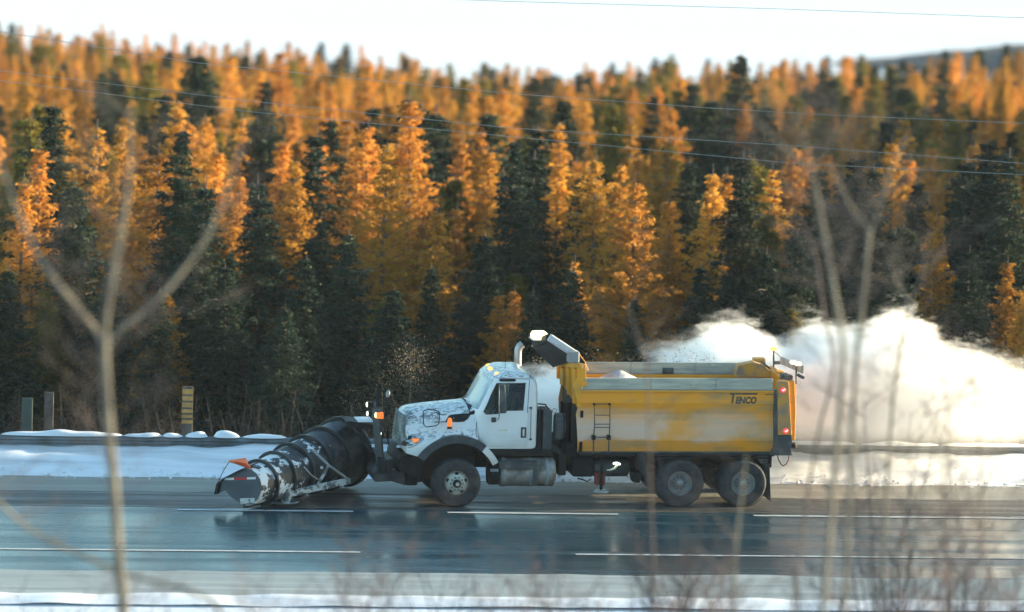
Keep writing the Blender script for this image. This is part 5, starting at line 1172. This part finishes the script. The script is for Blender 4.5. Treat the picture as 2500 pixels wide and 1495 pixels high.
while yv < 130:
    half = (yv + 120) * .0955 + 5.5
    for sgn, reach in ((1, 95), (-1, 25)):
        x = half
        while x < half + reach:
            xx, yy = sgn * x + orr.uniform(-.9, .9), yv + orr.uniform(-1, 1) + (sgn * x) * math.tan(ROAD_YAW) * (1 if sgn > 0 else 0)
            pr_ = orr.choice(SPR if orr.random() < .5 else LAR); dv_ = yy - sgn * x * math.tan(ROAD_YAW); off.append((xx, yy, ground_h(xx, yy), (orr.uniform(14.5, 17) if dv_ > 28 else orr.uniform(9, 11.5)) if (sgn > 0 and x > 40) else orr.uniform(7.8, 10), pr_, orr.uniform(0, 6.28), False)); x += 3.6  # unseen trees far to the right made tall to shade the lower wood
    yv += 3.6
for _ in range(110):  # unseen spruces added on the near hillside to shade the foreground
    xx, yy = orr.uniform(16, 62), orr.uniform(-42, -20); yy = min(yy, xx * .115 - 20)
    off.append((xx, yy, ground_h(xx, yy), orr.uniform(8, 12), orr.choice(SPR), orr.uniform(0, 6.28), False))
make_wood('wood_and_shade_trees', far + off, 'mass of small orange and green conifers filling the far wood, with unseen shade trees')

# understory: bare brown brush at the wood's front edge, one mass
br_ = random.Random(9); mb = MB()
def brush(mb, x, y, g, h, n, r=.010, sprd=.5, bend=.25):
    for _ in range(n):
        a = br_.uniform(0, 6.28); d = Vector((math.cos(a) * sprd * br_.random(), math.sin(a) * sprd * br_.random(), 1)).normalized(); L = h * br_.uniform(.5, 1.1)
        p = Vector((x + br_.uniform(-.15, .15), y + br_.uniform(-.15, .15), g - .1)); q = p + d * L * .5 + Vector((br_.gauss(0, .06), br_.gauss(0, .06), 0)); e = q + (d + Vector((br_.gauss(0, bend), br_.gauss(0, bend), 0))).normalized() * L * .5
        mb.tube([p, q, e], [r, r * .7, r * .25], 3, cap=False)
        for k in range(5):
            s_ = p.lerp(q, br_.random()) if br_.random() < .4 else q.lerp(e, br_.random()); t_ = s_ + Vector((br_.gauss(0, .3), br_.gauss(0, .3), br_.uniform(.05, .4))) * L * .3
            mb.tube([s_, t_], [r * .45, r * .15], 3, cap=False)
for _ in range(1500):
    yy = 9.5 + 22 * br_.random() ** 1.4; half = (yy + 120) * .0955 + 2; xx = br_.uniform(-half, half); v = (RMI @ Vector((xx, yy, 0))).y
    if v < V_FOOT + 6: continue
    brush(mb, xx, yy, ground_h(xx, yy), br_.uniform(1.0, 2.3), 4, r=.014)
o = mb.build('underbrush', TWIGM, fix=False); tag(o, 'dark tangle of bare brown brush along the foot of the wood', 'brush', kind='stuff')

# far shore ridge (beyond the frozen lake)
RIDGE = mat('far_wooded_shore', (0.075, 0.078, 0.085), .95, c2=(.14, .12, .10), nscale=.5)
mb = MB(); rows_ = []
for j, (dy, hz) in enumerate(((0, 0), (3, .7), (7, 1), (12, .7), (20, 0))):
    r_ = []
    for i in range(241):
        t = i / 240; x = 24 + 320 * t; e = smooth01(0, .10, t)
        r_.append(Vector((x + dy * .2, 452 + dy + 10 * (1 - t) ** 2, -33.5 + 3.3 * hz * e * (1 + .16 * mnoise.noise(Vector((x * .12, j, 1))) + .22 * mnoise.noise(Vector((x * .6, j, 4)))))))
    rows_.append(r_)
mb.loft(rows_, closed_ring=False, caps=False); o = mb.build('far_shore', RIDGE, smooth=60); tag(o, kind='structure')

# ================================================================== OVERHEAD WIRES
WIREM = mat('aluminium_wire', (0.24, 0.27, 0.27), .6)
WR = [([(-60, 68), (485, 154), (1250, 229), (1735, 264), (2005, 280), (2560, 304)], 'power line crossing the upper wood, topmost of the three over the trees'),
      ([(-60, 165), (620, 248), (1250, 313), (1935, 356), (2560, 404)], 'power line crossing the middle of the wood, upper of the close pair'),
      ([(-60, 190), (620, 274), (1250, 334), (1935, 399), (2560, 430)], 'power line crossing the middle of the wood, lower of the close pair'),
      ([(900, -8), (1250, 4), (1900, 22), (2560, 46)], 'highest power line against the white lake at the top right')]
for i, (pp, lb_) in enumerate(WR):
    pts = []
    for j in range(len(pp) - 1):
        for k in range(6): t = k / 6; pts.append(at_y(pp[j][0] + (pp[j + 1][0] - pp[j][0]) * t, pp[j][1] + (pp[j + 1][1] - pp[j][1]) * t, 11 + i * .8))
    pts.append(at_y(*pp[-1], 11 + i * .8))
    o = MB().tube(pts, .0075, 5).build('power_line', WIREM, smooth=60); tag(o, lb_, 'wire', 'overhead power lines')

# ================================================================== FOREGROUND SAPLINGS AND SHRUBS (on the snowy hillside, nearer than the road)
PALEB = mat('pale_sapling_bark', (0.13, 0.122, 0.095), .85, c2=(0.07, 0.065, 0.055), nscale=2.5, stretch=(2, 2, .8), nmix=(.4, .65), bump=.3, bscale=9)
TWB = mat('brown_twig_bark', (0.075, 0.058, 0.053), .85); BUD = mat('red_buds', (0.16, 0.05, 0.04), .8)
sr = random.Random(31)
def twigs(mb, p, d, L, r, depth, rn):
    if depth == 0 or L < .08: return
    q = p + d * L * .5 + Vector((rn.gauss(0, .04), rn.gauss(0, .04), 0)) * L; e = q + (d + Vector((rn.gauss(0, .2), rn.gauss(0, .2), rn.gauss(.05, .15)))).normalized() * L * .5
    mb.tube([p, q, e], [r, r * .75, r * .45], 4 if r > .006 else 3, cap=False)
    for k in range(rn.choice((2, 3))):
        s_ = q.lerp(e, rn.random()); a = rn.uniform(0, 6.28); nd = (d * .8 + Vector((math.cos(a), math.sin(a), rn.uniform(0, .5))) * .6).normalized(); twigs(mb, s_, nd, L * rn.uniform(.45, .7), r * .55, depth - 1, rn)
def sapling(limbs, y, label, m=PALEB, seed=1, rmul=1.0, ntw=14):
    rn = random.Random(seed); trunkpx = limbs[0][0]; base = at_y(*trunkpx[0], y); g = ground_h(base.x, base.y)
    t = empty('bare_tree', (base.x, base.y, g)); tag(t, label, 'tree', 'bare saplings between the camera and the road'); off_ = Vector((base.x, base.y, g))
    for li, (path, rads) in enumerate(limbs):
        pts = [at_y(px, py, y + .25 * math.sin(i * 1.3 + li)) - off_ for i, (px, py) in enumerate(path)]
        if li == 0: pts = [Vector((pts[0].x, pts[0].y, -.15))] + pts; rads = [rads[0] * 1.05] + list(rads)
        # smooth the path
        P2, R2 = [], []
        for i in range(len(pts) - 1):
            a, b = pts[max(0, i - 1)], pts[min(len(pts) - 1, i + 2)]
            for k in range(4):
                s_ = k / 4; p1, p2 = pts[i], pts[i + 1]; m1, m2 = (p2 - a) * .5, (b - p1) * .5
                P2.append(p1 * (2 * s_**3 - 3 * s_**2 + 1) + m1 * (s_**3 - 2 * s_**2 + s_) + p2 * (-2 * s_**3 + 3 * s_**2) + m2 * (s_**3 - s_**2)); R2.append(.74 * (rads[i] + (rads[i + 1] - rads[i]) * s_) * rmul)
        P2.append(pts[-1]); R2.append(rads[-1] * rmul)
        MB().tube(P2, R2, 10).build('trunk' if li == 0 else 'branch', m, t, smooth=60)
    tw_ = MB()
    for li, (path, rads) in enumerate(limbs):
        for _ in range(int(ntw * 1.5) // (1 if li == 0 else 2)):
            i = rn.randrange(len(path) - 1); s_ = rn.random(); px, py = path[i][0] + (path[i + 1][0] - path[i][0]) * s_, path[i][1] + (path[i + 1][1] - path[i][1]) * s_
            p = at_y(px, py, y) - off_; a = rn.uniform(0, 6.28); twigs(tw_, p, Vector((math.cos(a), math.sin(a) * .5, rn.uniform(.1, .9))).normalized(), rn.uniform(.35, .9), .007, 3, rn)
    o = tw_.build('twigs', TWB, t, fix=False); o['kind'] = 'stuff'
    return t
Y1 = -62
sapling([([(300, 1500), (292, 1400), (275, 1150), (262, 1000), (253, 820)], [.082, .080, .076, .070, .064]),
         ([(253, 840), (262, 740), (290, 600), (310, 480), (318, 380), (322, 250)], [.058, .055, .048, .038, .026, .008]),
         ([(252, 830), (200, 765), (110, 650), (50, 530), (15, 440), (-30, 300)], [.045, .042, .036, .032, .024, .012]),
         ([(258, 850), (300, 800), (400, 715), (490, 600), (545, 490), (572, 400), (585, 365)], [.042, .040, .036, .032, .027, .022, .014])], Y1, 'tall pale sapling left of the plow, trunk forking into three curved limbs', seed=3, ntw=26)
sapling([([(2010, 1500), (2030, 1250), (2050, 1000), (2058, 850), (2035, 700), (2010, 560), (1985, 420)], [.050, .048, .045, .042, .036, .032, .024]),
         ([(1985, 425), (1940, 380), (1890, 340), (1850, 290)], [.024, .020, .014, .006]), ([(1985, 420), (1960, 330), (1930, 270)], [.020, .014, .006])], Y1 + 4, 'pale slim trunk leaning left just behind the truck, forked near its top', seed=5, ntw=24)
sapling([([(2060, 1500), (2075, 1200), (2090, 900), (2110, 700), (2123, 560)], [.040, .040, .038, .036, .032]),
         ([(2123, 565), (2080, 510), (2050, 450), (2020, 400)], [.026, .024, .018, .008]), ([(2123, 565), (2155, 490), (2180, 400), (2215, 330)], [.026, .023, .017, .008])], Y1 + 6, 'grey sapling with a wide Y fork right of the leaning trunk', seed=7, ntw=20)
sapling([([(1935, 1500), (1990, 1100), (2035, 900), (2010, 760), (1990, 620), (1935, 500)], [.028, .028, .026, .024, .018, .008])], Y1 + 10, 'thin dark stem bending left beside the leaning trunk', m=TWB, seed=9, ntw=10)
sapling([([(2150, 1500), (2170, 1100), (2190, 900), (2222, 738)], [.030, .030, .028, .026]), ([(2222, 738), (2190, 690), (2168, 630)], [.022, .018, .008]), ([(2222, 738), (2250, 670), (2262, 610)], [.016, .012, .005])], Y1 + 12, 'small crooked sapling with a short fork, third from the truck tail', m=PALEB, seed=11, ntw=14)
sapling([([(1600, 1500), (1590, 1250), (1580, 900), (1570, 860), (1530, 740)], [.018, .018, .016, .014, .006])], Y1 + 9, 'thin dim stem in front of the yellow body', m=TWB, seed=12, ntw=6)
sapling([([(560, 1520), (300, 1400), (100, 1310), (0, 1230), (-60, 1180)], [.035, .033, .030, .028, .02])], Y1 + 3, 'fallen looking stem leaning far left at the bottom left corner', m=PALEB, seed=14, ntw=8)
sapling([([(1790, 1500), (1795, 1350), (1812, 1200), (1822, 1110)], [.030, .028, .024, .012])], Y1 + 7, 'pale stub of a sapling before the rear wheels', m=PALEB, seed=15, ntw=8)
sapling([([(2400, 1500), (2395, 1200), (2385, 980), (2380, 900)], [.016, .014, .010, .004])], Y1 + 8, 'whip thin dark sapling near the right edge', m=TWB, seed=17, ntw=12)
sapling([([(2310, 1500), (2316, 1200), (2312, 1000), (2300, 880)], [.018, .016, .011, .004])], Y1 + 11, 'whip thin dark sapling with side twigs left of the right edge pair', m=TWB, seed=18, ntw=14)
def shrub(px, top, y, n, label, seed, w=.5, buds=True):
    rn = random.Random(seed); b_ = at_y(px, 1480, y); g = ground_h(b_.x, y); H = at_y(px, top, y).z - g
    t = empty('bare_shrub', (b_.x, y, g)); tag(t, label, 'shrub', 'bare shrubs at the bottom of the view'); mb = MB(); bd = MB()
    for _ in range(n):
        a = rn.uniform(0, 6.28); d = Vector((math.cos(a) * w * rn.random(), math.sin(a) * w * rn.random(), 1)).normalized(); p = Vector((rn.uniform(-.08, .08), rn.uniform(-.08, .08), -.1)); L = H * rn.uniform(.55, 1.05)
        q = p + d * L * .6; e = q + (d + Vector((rn.gauss(0, .3), rn.gauss(0, .3), 0))).normalized() * L * .4; r_ = rn.uniform(.010, .019)
        mb.tube([p, q, e], [r_, r_ * .7, r_ * .25], 5, cap=False)
        for k in range(6):
            s_ = p.lerp(q, rn.uniform(.4, 1)) if rn.random() < .5 else q.lerp(e, rn.random()); a = rn.uniform(0, 6.28)
            twigs(mb, s_, Vector((math.cos(a), math.sin(a), rn.uniform(.2, 1.2))).normalized(), L * rn.uniform(.10, .25), r_ * .45, 2, rn)
            if buds:
                for _k in range(3): c = s_ + Vector((rn.gauss(0, .08), rn.gauss(0, .08), rn.gauss(.1, .1))); bd.add([c + Vector(v) * .012 for v in ((1, 0, -1), (-.5, .87, -1), (-.5, -.87, -1), (0, 0, 1.6))], [(0, 1, 2), (0, 1, 3), (1, 2, 3), (2, 0, 3)])
    mb.build('stems', TWB, t, fix=False)
    if buds: o = bd.build('buds', BUD, t, fix=False); o['kind'] = 'stuff'
SH = [(575, 1330, 12, 'dark bare shrub below the plow blade'), (895, 1180, 9, 'bare shrub just left of the front wheel'), (905, 1400, 12, 'low bare shrub below the truck hood'), (1090, 1260, 7, 'reddish bare shrub below the front wheel'), (1230, 1230, 8, 'bare shrub below the fuel tank'),
      (1375, 1290, 10, 'twiggy shrub with reddish tips below the ladder'), (1640, 1150, 14, 'wide bare shrub before the middle of the dump body'), (1660, 1310, 14, 'dense low dark shrub below the rear wheels'), (1780, 1230, 8, 'bare shrub before the rearmost wheel'), (1995, 1280, 12, 'dark upright shrub behind the truck tail'),
      (2180, 960, 9, 'spindly tall shrub behind the truck, leftmost of the right hand three'), (2215, 1300, 12, 'low bushy shrub at the bottom right'), (2330, 950, 9, 'spindly tall shrub, middle of the right hand three'), (2395, 1250, 10, 'dark stemmed shrub near the right edge'), (2470, 1080, 8, 'spindly shrub cut by the right edge'),
      (400, 1400, 8, 'low sparse shrub right of the pale forked trunk'), (60, 1420, 8, 'low sparse shrub in the bottom left corner'), (740, 1400, 9, 'low sparse shrub below the skid shoe')]
for i, (px, top, n_, lb_) in enumerate(SH): shrub(px, top, -58 + (i * 5) % 17, int(n_ * 1.8), lb_, 200 + i, w=.35 if top > 1200 else .22)

# broken clods on the snowbank's road side
cr_ = random.Random(15); mb = MB()
for _ in range(700):
    u = cr_.uniform(-22, 22); v = V_FOOT + abs(cr_.gauss(0, .5)) - .25; s_ = cr_.uniform(.012, .042); p = rp(u, v, 0)
    c = Vector((p.x, p.y, s_ * .5 + max(0, hb(u, max(0, (v - V_FOOT) / 3.1), v) if v > V_FOOT else 0)))
    vs = [c + Vector((sx_ * s_ * cr_.uniform(.5, 1.1), sy_ * s_ * cr_.uniform(.5, 1.1), sz_ * s_ * cr_.uniform(.4, .9))) for sz_ in (-1, 1) for sx_, sy_ in ((-1, -1), (1, -1), (1, 1), (-1, 1))]
    mb.add(vs, [(0, 3, 2, 1), (4, 5, 6, 7), (0, 1, 5, 4), (1, 2, 6, 5), (2, 3, 7, 6), (3, 0, 4, 7)])
o = mb.build('snow_clods', SNOW, fix=False); tag(o, 'broken clods of dirty snow along the foot of the snowbank', 'snow', kind='stuff')

# ================================================================== FLYING SNOW
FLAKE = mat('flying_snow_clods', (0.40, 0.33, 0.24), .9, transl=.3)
fl_ = random.Random(77); mb = MB()
def flake(c, s_):
    vs = [c + Vector((fl_.gauss(0, 1), fl_.gauss(0, 1), fl_.gauss(0, 1))).normalized() * s_ * fl_.uniform(.6, 1.2) for _ in range(4)]; mb.add(vs, [(0, 1, 2), (0, 2, 3), (0, 3, 1), (1, 3, 2)])
for _ in range(700):
    px, py = 1005 + fl_.gauss(0, 26), 880 + fl_.gauss(0, 26); flake(at_y(px, py, 3.2 + fl_.gauss(0, .5)), fl_.uniform(.006, .02))
for _ in range(1500):
    t = fl_.random(); px = 850 + 190 * t + fl_.gauss(0, 40); py = 1010 - 110 * t + fl_.gauss(0, 26) * (1 + t); flake(at_y(px, py, 3.2 + fl_.gauss(0, .6)), fl_.uniform(.005, .016))
for _ in range(900):
    px = fl_.uniform(1300, 1750); py = 890 - (px - 1300) * .02 + fl_.gauss(0, 14); flake(at_y(px, py, 3.6 + fl_.gauss(0, .5)), fl_.uniform(.006, .03))
o = mb.build('flying_snow', FLAKE, fix=False); tag(o, 'golden lit snow clods thrown up over the plow and hood', 'snow', kind='stuff')
# snow plume: a body of airborne powder behind and beyond the truck
def plume_mat():
    m = bpy.data.materials.new('snow_plume'); m.use_nodes = True; nt = m.node_tree; nt.nodes.clear(); N = nt.nodes.new; Lk = nt.links.new
    out = N("ShaderNodeOutputMaterial"); pv = N("ShaderNodeVolumePrincipled"); Lk(pv.outputs[0], out.inputs["Volume"])
    pv.inputs["Color"].default_value = (1.0, 0.992, 0.975, 1); pv.inputs["Anisotropy"].default_value = 0.0
    tc = N("ShaderNodeTexCoord"); sx = N("ShaderNodeSeparateXYZ"); Lk(tc.outputs["Object"], sx.inputs[0])
    def math_(op, a, b=None, c=None, clamp=False):
        n = N("ShaderNodeMath"); n.operation = op; n.use_clamp = clamp
        for i, v in enumerate((a, b, c)):
            if v is None: continue
            if isinstance(v, (int, float)): n.inputs[i].default_value = v
            else: Lk(v, n.inputs[i])
        return n.outputs[0]
    x, y, z = sx.outputs
    # noise stretched along the drive direction
    mp = N("ShaderNodeMapping"); mp.inputs["Scale"].default_value = (.75, 1.0, 1.9); mp.inputs["Rotation"].default_value = (0, R(32), 0); Lk(tc.outputs["Object"], mp.inputs[0])
    nz = N("ShaderNodeTexNoise"); nz.inputs["Scale"].default_value = 1.0; nz.inputs["Detail"].default_value = 5; nz.inputs["Roughness"].default_value = .68; Lk(mp.outputs[0], nz.inputs["Vector"])
    nf = N("ShaderNodeTexNoise"); nf.inputs["Scale"].default_value = 3.4; nf.inputs["Detail"].default_value = 4; nf.inputs["Roughness"].default_value = .6; nf.inputs["Distortion"].default_value = .6; Lk(mp.outputs[0], nf.inputs["Vector"])
    n = math_('ADD', math_('SUBTRACT', nz.outputs[0], .5), math_('MULTIPLY', math_('SUBTRACT', nf.outputs[0], .5), .42))
    # top of the plume rises from the hood to behind the truck
    fc = N("ShaderNodeFloatCurve"); cv = fc.mapping.curves[0]
    P = [(0.0, .0), (.10, .16), (.17, .36), (.22, .46), (.30, .42), (.36, .50), (.41, .57), (.46, .68), (.50, .71), (.535, .60), (.565, .60), (.60, .70), (.655, .66), (.72, .76), (.77, .60), (.82, .56), (1.0, .54)]
    while len(cv.points) < len(P): cv.points.new(.5, .5)
    for pt, q in zip(cv.points, P): pt.location = q
    fc.mapping.update()
    xn = math_('DIVIDE', math_('ADD', x, 1.0), 17.0, clamp=True); Lk(xn, fc.inputs["Value"])
    top = math_('MULTIPLY', fc.outputs[0], 5.0)
    d = math_('SUBTRACT', math_('ADD', top, math_('MULTIPLY', n, 2.2)), z)
    dz = math_('MULTIPLY', d, 2.2, clamp=True)
    # sideways falloff about the centre line
    yc = math_('ABSOLUTE', math_('SUBTRACT', y, 3.1)); dy = math_('MULTIPLY', math_('SUBTRACT', math_('ADD', 2.0, n), yc), 1.2, clamp=True)
    zb = math_('MULTIPLY', math_('SUBTRACT', z, .85), 1.6, clamp=True)
    lowr = N("ShaderNodeMapRange"); lowr.inputs[3].default_value = .02; Lk(zb, lowr.inputs[0])
    xr_ = N("ShaderNodeMapRange"); xr_.inputs[1].default_value = .5; xr_.inputs[2].default_value = 3.0; Lk(x, xr_.inputs[0])
    den = math_('MULTIPLY', math_('MULTIPLY', dz, dy), math_('MULTIPLY', math_('MULTIPLY', lowr.outputs[0], xr_.outputs[0]), math_('MULTIPLY', math_('SUBTRACT', 14.2, x), .9, clamp=True)))
    Lk(math_('MULTIPLY', den, 2.6), pv.inputs["Density"])
    return m
mb = MB(); mb.box((-.6, .3, .05), (14.3, 6.2, 4.6)); o = mb.build('snow_plume', plume_mat(), fix=False); o.matrix_world = TM.copy()
tag(o, 'bright cream cloud of powder snow trailing behind the truck', 'snow cloud', kind='stuff')
HAZE = True
if HAZE:
    m = bpy.data.materials.new('haze'); m.use_nodes = True; nt = m.node_tree; nt.nodes.clear(); out = nt.nodes.new("ShaderNodeOutputMaterial"); pv = nt.nodes.new("ShaderNodeVolumePrincipled")
    pv.inputs["Color"].default_value = (.86, .92, 1.0, 1); pv.inputs["Density"].default_value = .00006; pv.inputs["Anisotropy"].default_value = .2; nt.links.new(pv.outputs[0], out.inputs["Volume"])
    mb = MB(); mb.box((-4100, -200, -38), (4100, 9100, 24)); o = mb.build('haze', m, fix=False); tag(o, 'thin pale winter haze filling the air over road and wood', 'haze', kind='stuff')
